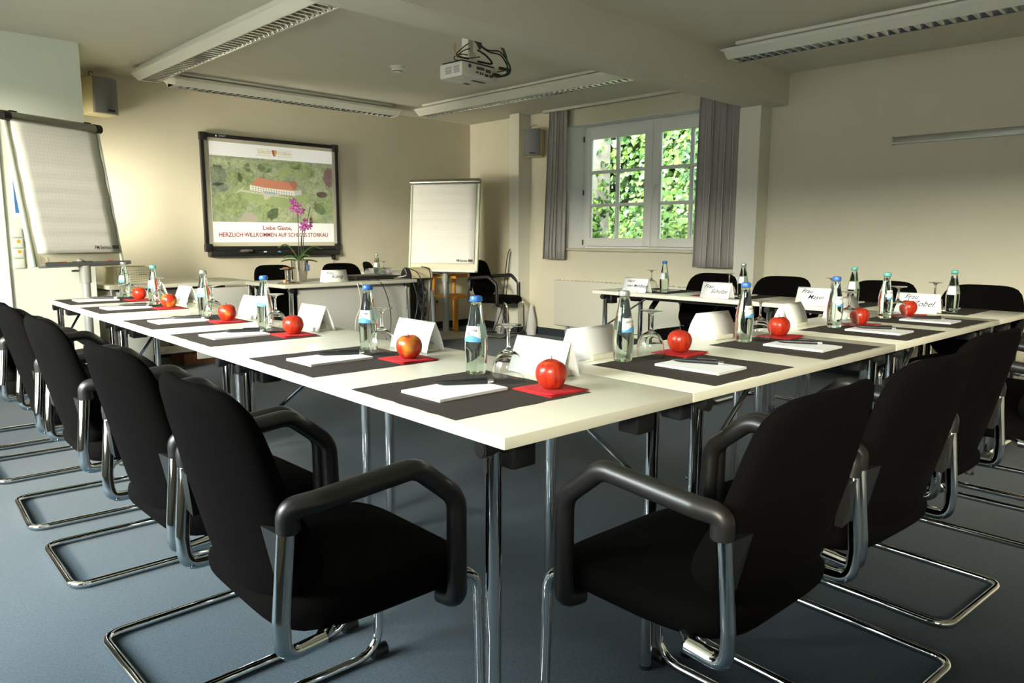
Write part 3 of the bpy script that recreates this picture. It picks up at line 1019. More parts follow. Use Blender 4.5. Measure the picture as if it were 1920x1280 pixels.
# the house: facade, end wing, terrace, hipped tile roofs, dormers and windows
PQ([(.295, .42), (.42, .455), (.66, .48), (.66, .56), (.42, .535), (.295, .50)], 8, 5)
PQ([(.66, .48), (.72, .46), (.72, .535), (.66, .56)], 9, 5)
PQ([(.39, .50), (.52, .52), (.53, .56), (.48, .58), (.40, .565)], 9, 6)
PQ([(.305, .415), (.36, .30), (.41, .30), (.425, .44), (.42, .455)], 10, 6)
PQ([(.41, .315), (.61, .345), (.66, .48), (.425, .45)], 10, 6)
PQ([(.61, .35), (.64, .32), (.67, .325), (.69, .38), (.66, .47)], 11, 7)
for k in range(16):
    u = .315 + k * .021
    v = .445 + k * .0045
    PQ([(u, v), (u + .007, v + .001), (u + .007, v + .022), (u, v + .021)], 12, 7)
    PQ([(u, v + .034), (u + .007, v + .035), (u + .007, v + .053), (u, v + .052)], 12, 7)
for k in range(9):
    u = .35 + k * .032
    v = .375 + k * .006
    PQ([(u, v), (u + .010, v + .001), (u + .010, v + .016), (u, v + .015)], 12, 8)
for k in range(5):
    u = .41 + k * .018
    PQ([(u, .515 + k * .002), (u + .012, .516 + k * .002), (u + .012, .545 + k * .002), (u, .543 + k * .002)], 13, 8)
pic_mats = [emis_mat('picture_forest', (.2, .3, .1), EM, ('n', (.10, .125, .075), (.36, .41, .24)), 16),
            emis_mat('picture_lawn', (.26, .36, .13), EM, ('n', (.22, .29, .12), (.32, .39, .17)), 8),
            emis_mat('picture_path', (.50, .47, .36), EM),
            emis_mat('picture_tree', (.2, .3, .1), EM, ('n', (.075, .11, .045), (.34, .41, .19)), 24),
            emis_mat('picture_light_tree', (.3, .4, .2), EM, ('n', (.13, .17, .08), (.45, .49, .29)), 26),
            emis_mat('picture_dark_tree', (.12, .16, .09), EM, ('n', (.07, .09, .065), (.24, .27, .18)), 22),
            emis_mat('picture_copper_beech', (.16, .10, .10), EM, ('n', (.12, .08, .08), (.22, .14, .12)), 26),
            emis_mat('picture_yard', (.36, .32, .26), EM),
            emis_mat('picture_facade', (.66, .64, .57), EM),
            emis_mat('picture_facade_side', (.48, .47, .44), EM),
            emis_mat('picture_roof', (.52, .20, .12), EM),
            emis_mat('picture_roof_side', (.38, .15, .09), EM),
            emis_mat('picture_window', (.22, .25, .24), EM),
            emis_mat('picture_awning', (.16, .38, .32), EM)]
pb.build('projected_picture', pic_mats, slide, False)
txt_m = emis_mat('slide_red_text', (.30, .03, .025), .05)
gold_m = emis_mat('slide_gold_text', (.60, .45, .13), .1)
scx = (sx0 + sx1) / 2
text_mesh('slide_lettering', 'Liebe Gäste,', .058, txt_m, slide, loc=(scx + .005, -.0262, .296), rot=(PI / 2, 0, 0), bold=.0009, xs=1.08)
text_mesh('slide_lettering', 'HERZLICH WILLKOMMEN AUF SCHLOSS STORKAU', .058, txt_m, slide, loc=(scx - .01, -.0262, .228), rot=(PI / 2, 0, 0), bold=.0009, xs=.885)
text_mesh('logo_lettering', 'SCHLOSS', .046, gold_m, slide, loc=(scx - .105, -.0262, 1.035), rot=(PI / 2, 0, 0), xs=.72)
text_mesh('logo_lettering', 'STORKAU', .046, gold_m, slide, loc=(scx + .115, -.0262, 1.035), rot=(PI / 2, 0, 0), xs=.72)
lg = MB()
def shield(x0, x1, mi):
    n = 8
    pts = [(x0, .028), (x1, .028)]
    for k in range(n + 1):
        t = x1 + (x0 - x1) * k / n
        pts.append((t, -.034 + .045 * (abs(t) / .028) ** 2.2))
    lg.add([(scx + .003 + p[0], -.0264, 1.035 + p[1]) for p in pts], [tuple(range(len(pts)))], mi)
shield(-.028, 0, 0)
shield(0, .028, 1)
for s_ in (-1, 1):
    lg.box((scx + .003 + s_ * .115, -.0262, 1.004), (.16, .0004, .003), 1)
    lg.box((scx + .003 + s_ * .115, -.0262, 1.066), (.16, .0004, .002), 1)
lg.build('logo_shield', [emis_mat('shield_red', (.45, .12, .08), .1), gold_m], slide, False)

# ================================================================== flip charts
def flip_chart(loc, yaw, tilt, w_, h_, foot, label, wavy, pens):
    r_ = empty('flip_chart', (foot[0], foot[1], 0))
    tag(r_, label, 'flip chart', 'flip charts on pole stands')
    T = Matrix.Translation(Vector(loc) - Vector((foot[0], foot[1], 0))) @ Matrix.Rotation(yaw, 4, 'Z') @ Matrix.Rotation(-tilt, 4, 'X')
    def bp_(name, mb, m, smooth=True, ang=35, par=r_):
        o = mb.build(name, m, par, smooth, ang)
        o.matrix_local = T if par == r_ else Matrix.Identity(4)
        return o
    b = MB(); b.box((0, .012, h_ / 2), (w_, .02, h_), bev=.004); board = bp_('board', b, mat('flip_board_cream', (.66, .63, .48), .4) if 'flip_board_cream' not in bpy.data.materials else bpy.data.materials['flip_board_cream'])
    for s_ in (-1, 1):
        b = MB(); b.box((s_ * (w_ / 2 - .008), .008, h_ / 2), (.022, .034, h_), bev=.006)
        bp_('side_rail', b, mat('flip_rail_green_white', (.62, .68, .56), .35) if 'flip_rail_green_white' not in bpy.data.materials else bpy.data.materials['flip_rail_green_white'])
    b = MB()
    nz = 30
    pw_ = w_ - .07
    top, bot = h_ - .03, .085
    vs, fs = [], []
    for j in range(nz + 1):
        z = bot + (top - bot) * j / nz
        t = j / nz
        for i in range(9):
            x = -pw_ / 2 + pw_ * i / 8
            y = -.004 - (.006 + .012 * (1 - t) * (1 - t)) - wavy * math.sin(j * .9 + .25 * i) * .5 - wavy * .5
            vs.append((x, y, z))
    for j in range(nz):
        for i in range(8):
            k = j * 9 + i
            fs.append((k, k + 1, k + 10, k + 9))
    b.add(vs, fs)
    o = bp_('paper_pad', b, gridpaper_m, True, 80)
    md = o.modifiers.new('thickness', 'SOLIDIFY'); md.thickness = .004; md.offset = -1
    b = MB(); b.tube([(-w_ / 2 - .005, -.008, h_ - .012), (w_ / 2 + .005, -.008, h_ - .012)], .032, 18, ry=.028); bp_('clamp_bar', b, mat('brushed_clamp', (.34, .34, .29), .28, .9) if 'brushed_clamp' not in bpy.data.materials else bpy.data.materials['brushed_clamp'])
    b = MB()
    for s_ in (-1, 1):
        b.tube([(s_ * (w_ / 2 - .035), -.009, h_ - .012), (s_ * (w_ / 2 + .012), -.009, h_ - .012)], .034, 18, ry=.030)
    if pens:
        bp_('clamp_end', b, blackplast_m)
        b = MB(); 
        for x in (-.27, .27):
            b.box((x, .0, h_ + .022), (.05, .012, .012))
        bp_('paper_hook', b, blackplast_m)
    b = MB(); b.box((0.02, -.035, -.004), (w_ - .03, .075, .014), bev=.004); b.box((0.02, -.07, .004), (w_ - .03, .006, .022))
    bp_('pen_tray', b, mat('tray_grey', (.13, .13, .125), .4) if pens else greymetal_m)
    t1 = text_mesh('lettering', 'PM Service', .036, ink_m, r_, align='RIGHT', bold=.0004, xs=.8)
    t1.matrix_local = T @ Matrix.Translation((pw_ / 2 - .075, -.030 - wavy, .118)) @ Matrix.Rotation(PI / 2, 4, 'X')
    b = MB()
    for k in range(9):
        b.box((pw_ / 2 - .06 + k * .006, -.030 - wavy, .12), (.003 + .001 * (k % 3), .001, .026))
    bp_('barcode', b, ink_m, False)
    if pens:
        b = MB()
        b.add([(-.275 + .05 * k, -.0035, .03 + .0 * k) for k in range(1)], [])
        for x, z, l, a in ((-.285, .045, .05, 1.35), (-.27, .04, .045, 1.5), (-.235, .045, .04, 1.15)):
            b.box((x, -.0005, z), (.002, .001, l))
        bp_('red_pen_scrawl', b, mat('faded_red_ink', (.62, .34, .28), .6), False)
    # pole, sleeve, knob, round base
    P0 = Vector((0, 0, 0))
    topz = loc[2] + .02
    b = MB(); b.cyl((0, 0, .02), (0, 0, topz - .1), .0285, 20); b.build('pole', greymetal_m, r_)
    b = MB(); b.cyl((0, 0, topz - .14), (0, 0, topz - .02), .037, 20); b.build('sleeve', mat('sleeve_grey', (.33, .34, .30), .4) if 'sleeve_grey' not in bpy.data.materials else bpy.data.materials['sleeve_grey'], r_)
    b = MB(); b.cyl((-.035, -.01, topz - .055), (-.085, -.025, topz - .055), .008, 10); b.build('clamp_knob', chrome_m, r_)
    back = T @ Vector((0, .025, .25))
    b = MB(); b.tube([(0, 0, topz - .03), tuple(T @ Vector((0, .03, .05))), tuple(back)], .022, 12); b.build('board_arm', greymetal_m, r_)
    b = MB(); b.lathe([(0, 0), (.31, 0), (.315, .012), (.29, .022), (.06, .034), (.04, .05), (0, .05)], 40); b.build('base', mat('base_grey_white', (.45, .45, .40), .35) if 'base_grey_white' not in bpy.data.materials else bpy.data.materials['base_grey_white'], r_)
    return r_, T
fc1, T1 = flip_chart((1.45, 5.813, .91), .413, .17, .689, 1.0, (1.46, 5.77), 'large tilted flip chart with wavy squared paper at the left wall', .006, True)
fc2, T2 = flip_chart((5.181, 6.444, .736), -1.096, .105, .827, 1.0, (5.26, 6.50), 'smaller flip chart on a round base in front of the back corner', .002, False)
def marker(x, l, m_, capm, lab):
    b = MB(); b.tube([(-l / 2, 0, 0), (l / 2, 0, 0)], .0095, 10)
    r_ = empty('marker_pen', (0, 0, 0))
    Tm = Matrix.Translation((1.46, 5.77, 0)) @ T1 @ Matrix.Translation((x, -.045, .013))
    r_.matrix_world = Tm
    tag(r_, lab, 'pen', 'marker pens on the flip chart tray')
    b.build('barrel', m_, r_)
    b = MB(); b.tube([(l / 2 - .045, 0, 0), (l / 2, 0, 0)], .0105, 10); b.build('cap', capm, r_)
marker(-.21, .14, blackplast_m, red_m, 'black marker pen with red end at the tray\'s left end')
marker(-.02, .15, blackplast_m, blackplast_m, 'black marker pen in the middle of the flip chart tray')
marker(.16, .12, greymetal_m, red_m, 'grey marker pen with red cap on the tray\'s right half')

# ================================================================== conference tables
def folding_table(name, x0, y0, x1, y1, label, group='folding conference tables'):
    along_x = (x1 - x0) > (y1 - y0)
    cx, cy = (x0 + x1) / 2, (y0 + y1) / 2
    Lg, Wd = (x1 - x0, y1 - y0) if along_x else (y1 - y0, x1 - x0)
    p = t2w(cx, cy)
    r_ = empty(name, p, -TA + (0 if along_x else PI / 2))
    tag(r_, label, 'table', group)
    b = MB(); b.box((0, 0, TH - .0125), (Lg - .002, Wd, .025), bev=.0025); b.build('tabletop', [top_m], r_)
    b = MB()
    for s_ in (-1, 1):
        b.box((0, s_ * (Wd / 2 - .11), TH - .038), (Lg - .26, .03, .026))
    for s_ in (-1, 1):
        b.box((s_ * (Lg / 2 - .115), 0, TH - .034), (.03, Wd - .16, .018))
    b.build('underframe', blackmetal_m, r_)
    for sx_ in (-1, 1):
        for sy_ in (-1, 1):
            lx, ly = sx_ * (Lg / 2 - .085), sy_ * (Wd / 2 - .045)
            b = MB(); b.cyl((lx, ly, 0.004), (lx, ly, TH - .045), .0172, 18)
            lg_ = b.build('leg', chrome_m, r_)
            b = MB(); b.cyl((lx, ly - sy_ * .03, TH - .043), (lx, ly + sy_ * .035, TH - .043), .0185, 18); b.cyl((lx, ly + sy_ * .034, TH - .043), (lx, ly + sy_ * .037, TH - .043), .0155, 18)
            b.build('hinge', blackplast_m, lg_)
            b = MB(); b.cyl((lx, ly, 0), (lx, ly, .012), .0185, 14); b.build('foot_cap', blackplast_m, lg_)
            b = MB(); b.box((lx - sx_ * .004, ly - sy_ * .062, TH - .060), (.062, .066, .070), bev=.006); b.build('corner_block', blackplast_m, r_)
        b = MB()
        yb = sx_ * (Wd / 2 - .048)
        b.tube(fillet([(sx_ * (Lg / 2 - .09), yb, TH - .25), (sx_ * (Lg / 2 - .13), yb * .97, TH - .225), (sx_ * (Lg / 2 - .42), yb * .86, TH - .042)], .05), .0068, 10)
        b.cyl((sx_ * (Lg / 2 - .09), yb - .012, TH - .25), (sx_ * (Lg / 2 - .09), yb + .022, TH - .25), .008, 10)
        b.build('brace', chrome_m, r_)
    return r_
TW = .616
folding_table('conference_table', 0, 0, TW, 1.377, 'white folding table at the front corner of the table group')
folding_table('conference_table', 0, 1.377, TW, 2.79, 'white folding table in the middle of the left row')
folding_table('conference_table', 0, 2.79, TW, 4.10, 'white folding table at the far end of the left row by the flip chart')
folding_table('conference_table', TW, 0, 1.871, TW, 'white folding table of the right row, next to the front corner table')
folding_table('conference_table', 1.871, 0, 3.10, TW, 'white folding table of the right row, second from the front corner')
folding_table('conference_table', 3.10, 0, 3.60, 1.27, 'white folding table of the far row, at the right end')
folding_table('conference_table', 3.10, 1.27, 3.60, 2.54, 'white folding table of the far row, nearest the window')

# ================================================================== chairs
def make_chair():
    r_ = empty('cantilever_chair')
    f = MB()
    half = [(.238, -.15, .394), (.195, -.10, .405), (.190, .13, .405), (.205, .246, .398), (.213, .248, .014), (.215, -.275, .014)]
    full = half + [(-x, y, z) for x, y, z in reversed(half)]
    f.tube(fillet(full, [0, .03, .05, .085, .08, .055, .055, .08, .085, .05, .03, 0], 7), .0122, 12)
    f.build('frame', chrome_m, r_)
    for s_ in (-1, 1):
        u = MB()
        u.tube(fillet([(s_ * .236, -.14, .394), (s_ * .243, -.222, .392), (s_ * .247, -.224, .46), (s_ * .247, -.208, .625)], .05, 8), .0165, 14, ry=.0135)
        u.build('upright', chrome_m, r_)
        a = MB()
        a.tube(fillet([(s_ * .247, -.205, .618), (s_ * .249, -.207, .658), (s_ * .262, -.16, .664), (s_ * .266, .045, .682), (s_ * .262, .145, .60), (s_ * .256, .150, .378), (s_ * .205, .148, .372)], [0, .02, .03, .06, .06, .035, 0], 7), .0205, 14)
        a.build('armrest', armfoam_m, r_)
        k = MB()
        k.add([(s_ * .238, -.205, .615), (s_ * .238, -.20, .525), (s_ * .205, -.195, .515), (s_ * .185, -.21, .615),
               (s_ * .238, -.222, .615), (s_ * .238, -.216, .525), (s_ * .205, -.212, .515), (s_ * .185, -.227, .615)],
              [(0, 1, 2, 3), (7, 6, 5, 4), (0, 4, 5, 1), (1, 5, 6, 2), (2, 6, 7, 3), (3, 7, 4, 0)])
        k.build('bracket', blackplast_m, r_)
        c = MB(); c.tube([(s_ * .213, .225, .020), (s_ * .213, .268, .020)], .0175, 12); c.build('foot_cap', blackplast_m, r_)
    st = MB()
    def dseat(v):
        y = v.y
        z = v.z + .424
        if y > .12:
            z -= 1.5 * (y - .12) ** 2
        z -= .012 * math.exp(-((v.x / .16) ** 2) - ((y + .04) / .14) ** 2) * (1 if v.z > 0 else .2)
        if y < -.1:
            z += .10 * (y + .1) ** 2 * 4
        wv = 1 - .10 * max(0, (-y - .05) / .2)
        return Vector((v.x * wv, y + .015, z))
    st.pillow(.238, .225, .080, 5.5, 48, 0, dseat)
    st.build('seat', fabric_m, r_, True, 60)
    bk = MB()
    def dback(v):
        vv = v.y
        x = v.x
        t = vv / .222
        wd = 1 + .02 * (1 - t * t) - .09 * max(0, t) ** 1.3 - .03 * max(0, -t)
        zz = .635 + vv + .060 * (abs(x) / .2) ** 2.6 * max(0, -t) ** 2 - .006 * (abs(x) / .2) ** 3 * max(0, t)
        y = -.19 - (zz - .45) * .25 + .95 * x * x
        if v.z > 0:
            y += .035 * math.exp(-((zz - .53) / .10) ** 2)
        return Vector((x * wd, y + v.z, zz))
    bk.pillow(.216, .222, .050, 6.0, 56, 0, dback)
    bk.build('backrest', fabric_m, r_, True, 60)
    return r_
proto = make_chair()
first = [True]
def put_chair(x, y, face, label, group, table_frame=True, rz_extra=0.0):
    o = proto if first[0] else copy_tree(proto)
    first[0] = False
    if table_frame:
        o.location = t2w(x, y)
        base = -TA
    else:
        o.location = (x, y, 0)
        base = 0
    o.rotation_euler = (0, 0, base + face + rz_extra)
    tag(o, label, 'chair', group)
    return o
# local +y is the way the sitter looks; -90 deg turns it to +x (towards the left row)
gL = 'armchairs along the left table row'
for y, lab, jx, jr in ((.38, 'black cantilever armchair nearest the camera, left of the front table corner', 0, 0), (.965, 'second black cantilever armchair from the front along the left row', 0, 2),
                   (1.765, 'third black cantilever armchair from the front along the left row', 0, 0), (2.39, 'fourth black cantilever armchair from the front along the left row', 0, -2),
                   (3.12, 'fifth black cantilever armchair from the front along the left row', -.02, 0), (3.78, 'sixth black cantilever armchair, at the far end of the left row', -.03, 1)):
    put_chair(-.17 + jx, y, -PI / 2, lab, gL, rz_extra=R(jr))
gR = 'armchairs along the right table row'
for x, lab, jy, jr in ((.40, 'black cantilever armchair right of the front table corner, nearest the camera', 0, 0), (.97, 'second black cantilever armchair from the front along the right row', 0, -3),
                   (1.58, 'third black cantilever armchair from the front along the right row', .05, -3), (2.40, 'fourth black cantilever armchair of the right row, seen from its side', -.02, 0),
                   (2.98, 'fifth black cantilever armchair of the right row at the frame edge', .0, 0)):
    put_chair(x, -.17 + jy, 0, lab, gR, rz_extra=R(jr))
gF = 'armchairs behind the far table row'
for y, lab, jr in ((2.02, 'black armchair behind the far row, nearest the window', 0), (1.475, 'second black armchair from the window behind the far row', 0),
               (.82, 'third black armchair from the window behind the far row', 0), (.285, 'black armchair at the right end behind the far row', 0)):
    put_chair(3.60, y, PI / 2, lab, gF, rz_extra=R(jr))
gD = 'armchairs around the presenter desk'
put_chair(3.17, 6.12, PI, 'black armchair behind the desk, below the left part of the board', gD, False, R(4))
put_chair(3.84, 6.14, PI, 'black armchair behind the desk and the dark laptop', gD, False, R(-4))
put_chair(4.50, 6.42, PI, 'black armchair behind the water bottle at the desk\'s right end', gD, False, R(50))
put_chair(5.70, 6.12, PI, 'black armchair right of the small flip chart, beside the slim column', gD, False, R(18))

# ================================================================== place settings
BOT_PROF = [(0, 0), (.024, 0), (.0275, .002), (.0290, .006), (.0288, .014), (.0300, .035), (.0318, .060), (.0322, .078), (.0310, .098), (.0280, .118), (.0235, .140), (.0195, .160), (.0165, .178), (.0150, .190), (.0148, .199), (.0162, .201), (.0162, .207), (.0140, .209), (0, .209)]
def bot_r(z):
    for (r0, z0), (r1, z1) in zip(BOT_PROF, BOT_PROF[1:]):
        if z0 <= z <= z1 and z1 > z0:
            return r0 + (r1 - r0) * (z - z0) / (z1 - z0)
    return .02
def make_bottle():
    r_ = empty('water_bottle')
    b = MB(); b.lathe(BOT_PROF, 32); b.build('bottle_glass', bottle_m, r_, True, 50)
    b = MB(); b.lathe([(0.0166, .199), (.0176, .2005), (.0174, .207), (.0155, .2135), (.012, .215), (0, .215)], 28); b.build('cap', cap_blue, r_, True, 40)
    lb = MB()
    zz = [.091 + .042 * k / 10 for k in range(11)]
    lb.lathe([(bot_r(z) + .0004, z) for z in zz], 20, 0, a0=-PI / 2 - 1.15, a1=-PI / 2 + 1.15)
    wave = MB()
    n = 20
    vs, fs = [], []
    for k in range(n + 1):
        a = -PI / 2 - 1.15 + 2.3 * k / n
        zt = .1035 + .006 * math.sin(2.7 * (a + PI / 2) + .9)
        for z in (.0912, .5 * (.0912 + zt), zt):
            rr = bot_r(z) + .0007
            vs.append((rr * math.cos(a), rr * math.sin(a), z))
    for k in range(n):
        for j in range(2):
            i = k * 3 + j
            fs.append((i, i + 3, i + 4, i + 1))
    lo = lb.build('label', lab_white, r_, True, 60)
    wave.add(vs, fs)
    wave.build('label_wave', lab_blue, lo, True, 60)
    def wrap(c):
        z = .122 + c.y - 2.2 * c.x * c.x
        a = -PI / 2 + c.x / .027
        rr = bot_r(z) + .0008
        return Vector((rr * math.cos(a), rr * math.sin(a), z))
    text_mesh('lettering', 'GEROLSTEINER', .0085, lab_navy, lo, bold=.00015, xs=.78, post=wrap, ext=0)
    em = MB()
    em.add([((bot_r(.112) + .0009) * math.cos(-PI / 2 + dx), (bot_r(.112) + .0009) * math.sin(-PI / 2 + dx), .112 + dz) for dx, dz in ((-.10, .004), (.10, .004), (.11, -.001), (0, -.0055), (-.11, -.001))], [(0, 1, 2, 3, 4)])
    em.build('label_crest', lab_red, lo, False)
    bl = MB()
    bl.lathe([(bot_r(z) + .0004, z) for z in zz], 14, 0, a0=PI / 2 - .7, a1=PI / 2 + .7)
    bl.build('back_label', mat('back_label_pale', (.66, .70, .72), .5), r_, True, 60)
    return r_
def make_glass():
    r_ = empty('wine_glass')
    b = MB()
    outer = [(.0405, 0), (.0420, .012), (.0428, .026), (.0415, .042), (.0370, .058), (.0280, .072), (.0150, .081), (.0065, .086), (.0042, .095), (.0040, .125), (.0055, .138), (.0140, .144), (.0345, .1475), (.0345, .1492), (0, .1492)]
    inner = [(0, .0795), (.0135, .0780), (.0265, .0700), (.0358, .0565), (.0403, .0415), (.0417, .0260), (.0410, .0120), (.0395, 0), (.0405, 0)]
    b.lathe(inner + outer[1:], 32)
    b.build('bowl_and_stem', wineglass_m, r_, True, 50)
    return r_
def make_apple(m_, stem=True):
    r_ = empty('apple')
    b = MB()
    prof = []
    n = 26
    for k in range(n + 1):
        t = PI * k / n
        rr = .0395 * max(0.0, math.sin(t)) ** .82 * (1 + .10 * math.cos(t))
        zz = .037 + .0375 * math.cos(t)
        # dimples
        if rr < .018:
            if t < PI / 2:
                zz -= .011 * (1 - (rr / .018) ** 1.6)
            else:
                zz += .005 * (1 - (rr / .018) ** 2)
        prof.append((max(rr, 0), zz))
    prof[0] = (0, prof[0][1]); prof[-1] = (0, prof[-1][1])
    zmin = min(p[1] for p in prof)
    prof = [(r, z - zmin) for r, z in prof]
    def lob(v):
        a = math.atan2(v.y, v.x)
        k = 1 + .018 * math.sin(5 * a) * (.5 + .5 * (1 - v.z / .075))
        return Vector((v.x * k, v.y * k, v.z * (1 + .02 * math.sin(2 * a + .6))))
    b.lathe(prof, 40, 0, zf=lob)
    b.build('skin', m_, r_, True, 70)
    s_ = MB(); s_.tube(smooth_path([(0, 0, .058), (.001, .0, .068), (.004, .001, .079)], 5), .0013, 6); s_.build('stem', mat('apple_stem', (.09, .05, .02), .6) if 'apple_stem' not in bpy.data.materials else bpy.data.materials['apple_stem'], r_)
    return r_
def make_mat():
    b = MB()
    n = 14
    w_, h_ = .418, .418
    pts = []
    rnd = random.Random(11)
    def side(p, q):
        for k in range(n):
            t = k / n
            j = .0018 * math.sin(k * 1.9) + rnd.uniform(-.0012, .0012)
            d = (q[0] - p[0], q[1] - p[1])
            l = math.hypot(*d)
            pts.append((p[0] + d[0] * t + d[1] / l * j, p[1] + d[1] * t - d[0] / l * j))
    c = [(-w_ / 2, -h_ / 2), (w_ / 2, -h_ / 2), (w_ / 2, h_ / 2), (-w_ / 2, h_ / 2)]
    for i in range(4):
        side(c[i], c[(i + 1) % 4])
    b.prism(pts, 0, .0012)
    return b.build('place_mat', mat_m, smooth=False)
def make_pad():
    r_ = empty('notepad')
    b = MB()
    rnd = random.Random(4)
    for k in range(9):
        b.box((rnd.uniform(-.0006, .0006), rnd.uniform(-.0006, .0006), .0012 + .00068 * k), (.150, .212, .00062), rz=rnd.uniform(-.006, .006))
    b.build('sheets', white_m, r_, False)
    b = MB(); b.box((0.001, 0, .0004), (.151, .213, .0008)); b.build('backing_board', mat('grey_board', (.42, .39, .34), .8), r_, False)
    return r_
def make_pen():
    r_ = empty('ballpoint_pen')
    b = MB(); b.tube([(0, -.078, 0), (0, -.070, 0), (0, -.066, 0), (0, -.050, 0), (0, .058, 0)], [.0014, .0022, .0044, .0064, .0066], 14); b.build('barrel', blackplast_m, r_)
    b = MB(); b.box((0, .026, .0084), (.0054, .062, .0030), bev=.001); b.box((0, .053, .0068), (.0054, .007, .005)); b.build('clip', blackplast_m, r_)
    b = MB(); b.tube([(0, .058, 0), (0, .072, 0)], .0048, 12); b.tube([(0, .057, 0), (0, .060, 0)], .0067, 14); b.build('push_button', chrome_m, r_)
    return r_
def make_napkin():
    r_ = empty('paper_napkin')
    b = MB(); b.box((0, 0, .0009), (.135, .135, .0016), bev=.0005); b.build('lower_layer', red_m, r_)
    b = MB()
    vs, fs = [], []
    n = 6
    for i in range(n + 1):
        for j in range(n + 1):
            u, v = -.5 + i / n, -.5 + j / n
            lift = .0022 + .0026 * max(0, u) * 2 * max(0, -v) * 2 + .0006 * math.sin(7 * u + 5 * v)
            vs.append((u * .132, v * .132, lift))
    for i in range(n):
        for j in range(n):
            k = i * (n + 1) + j
            fs.append((k, k + 1, k + n + 2, k + n + 1))
    b.add(vs, fs)
    o = b.build('upper_fold', red_m, r_)
    md = o.modifiers.new('thickness', 'SOLIDIFY'); md.thickness = .0008
    return r_
def make_card(text=None, curl=0.0, wl=.21):
    # ridge along local x, sitter side is -y, blank or written side faces +y
    r_ = empty('name_card')
    b = MB()
    hh, dd = .098, .036
    n = 10
    prof = []
    for k in range(n + 1):
        t = k / n
        prof.append((dd * (1 - t) + curl * math.sin(PI * t), .0015 + hh * t))
    for k in range(1, n + 1):
        t = 1 - k / n
        prof.append((-dd * (1 - t) - curl * math.sin(PI * t), .0015 + hh * t))
    vs, fs = [], []
    for x in (-wl / 2, wl / 2):
        for y, z in prof:
            vs.append((x, y, z))
    m_ = len(prof)
    for i in range(m_ - 1):
        fs.append((i, i + 1, m_ + i + 1, m_ + i))
    b.add(vs, fs)
    o = b.build('folded_card', card_m, r_, True, 60)
    md = o.modifiers.new('thickness', 'SOLIDIFY'); md.thickness = .0006; md.offset = 0
    h_ = MB()
    for s_ in (-1, 1):
        h_.box((.02, s_ * .030, .008), (.11, .030, .016), bev=.002)
        h_.box((.02, s_ * .018, .018), (.11, .007, .008), bev=.001)
    h_.box((.02, 0, .004), (.11, .05, .006))
    h_.build('card_holder', cream_plast_m, r_)
    if text:
        ang = math.atan2(hh, dd)
        for line, dx, dz, sz in text:
            tm = text_mesh('handwriting', line, sz, ink_m, r_, shear=.45, bold=.0002, xs=1.05, align='CENTER')
            yy = dd * (1 - dz / hh) + curl * math.sin(PI * dz / hh) + .0008
            tm.matrix_local = Matrix.Translation((dx, yy, .0015 + dz)) @ Matrix.Rotation(PI, 4, 'Z') @ Matrix.Rotation(ang, 4, 'X')
    return r_

protos = {}
def inst(key, maker):
    if key not in protos:
        protos[key] = maker()
        return protos[key]
    return copy_tree(protos[key])
def place(o, x, y, z, rz, label, cat, group):
    o.location = t2w(x, y, z)
    o.rotation_euler = (0, 0, -TA + rz)
    return tag(o, label, cat, group)

CAPS = {'b': cap_blue, 't': cap_teal, 's': cap_silver}
CAPN = {'b': 'blue', 't': 'teal', 's': 'silver'}
def put_bottle(x, y, rz, cap, label):
    o = inst('bottle_' + cap, make_bottle)
    for c in kids(o):
        if c.name.startswith('cap') and c.data.materials[0] != CAPS[cap]:
            c.data = c.data.copy()
            c.data.materials[0] = CAPS[cap]
    return place(o, x, y, TH + .0014, rz, label, 'bottle', 'water bottles on the conference tables')

ORD = ['at the front table corner', 'at the second left-row place', 'at the third left-row place', 'at the fourth left-row place', 'at the fifth left-row place', 'at the last left-row place']
ORDR = ['at the first right-row place', 'at the second right-row place', 'at the third right-row place', 'at the last right-row place']
ORDF = ['at the far-row place nearest the window', 'at the second far-row place from the window', 'at the third far-row place from the window', 'at the right-end far-row place']
# left row: sitter looks along +x ; local frame of settings: sitter looks along +y => rotate by -90
L = [dict(my=.378, b=(.383, .55), cap='b', g=(.368, .401), a=(.380, .255), ak='mix', ap=.4, c=(.519, .425)),
     dict(my=1.000, b=(.392, 1.128), cap='b', g=(.364, 1.001), a=(.376, .867), ak='yel', ap=2.6, c=(.53, 1.03)),
     dict(my=1.740, b=(.379, 1.912), cap='b', g=(.355, 1.757), a=(.368, 1.634), ak='red', ap=1.0, c=(.53, 1.76)),
     dict(my=2.366, b=(.361, 2.54), cap='s', g=(.355, 2.421), a=(.351, 2.242), ak='mix', ap=3.0, c=(.53, 2.36)),
     dict(my=3.168, b=(.369, 3.317), cap='t', g=(.380, 3.261), a=(.357, 3.045), ak='yel', ap=.2, c=(.54, 3.30)),
     dict(my=3.780, b=(.390, 3.965), cap='s', g=(.400, 3.900), a=(.392, 3.680), ak='mix', ap=1.4, c=(.545, 3.83))]
AP = {'red': apple_red, 'mix': apple_mix, 'yel': apple_yel}
APN = {'red': 'red', 'mix': 'red and orange', 'yel': 'red and yellow'}
ZM = TH + .0012
q = -PI / 2
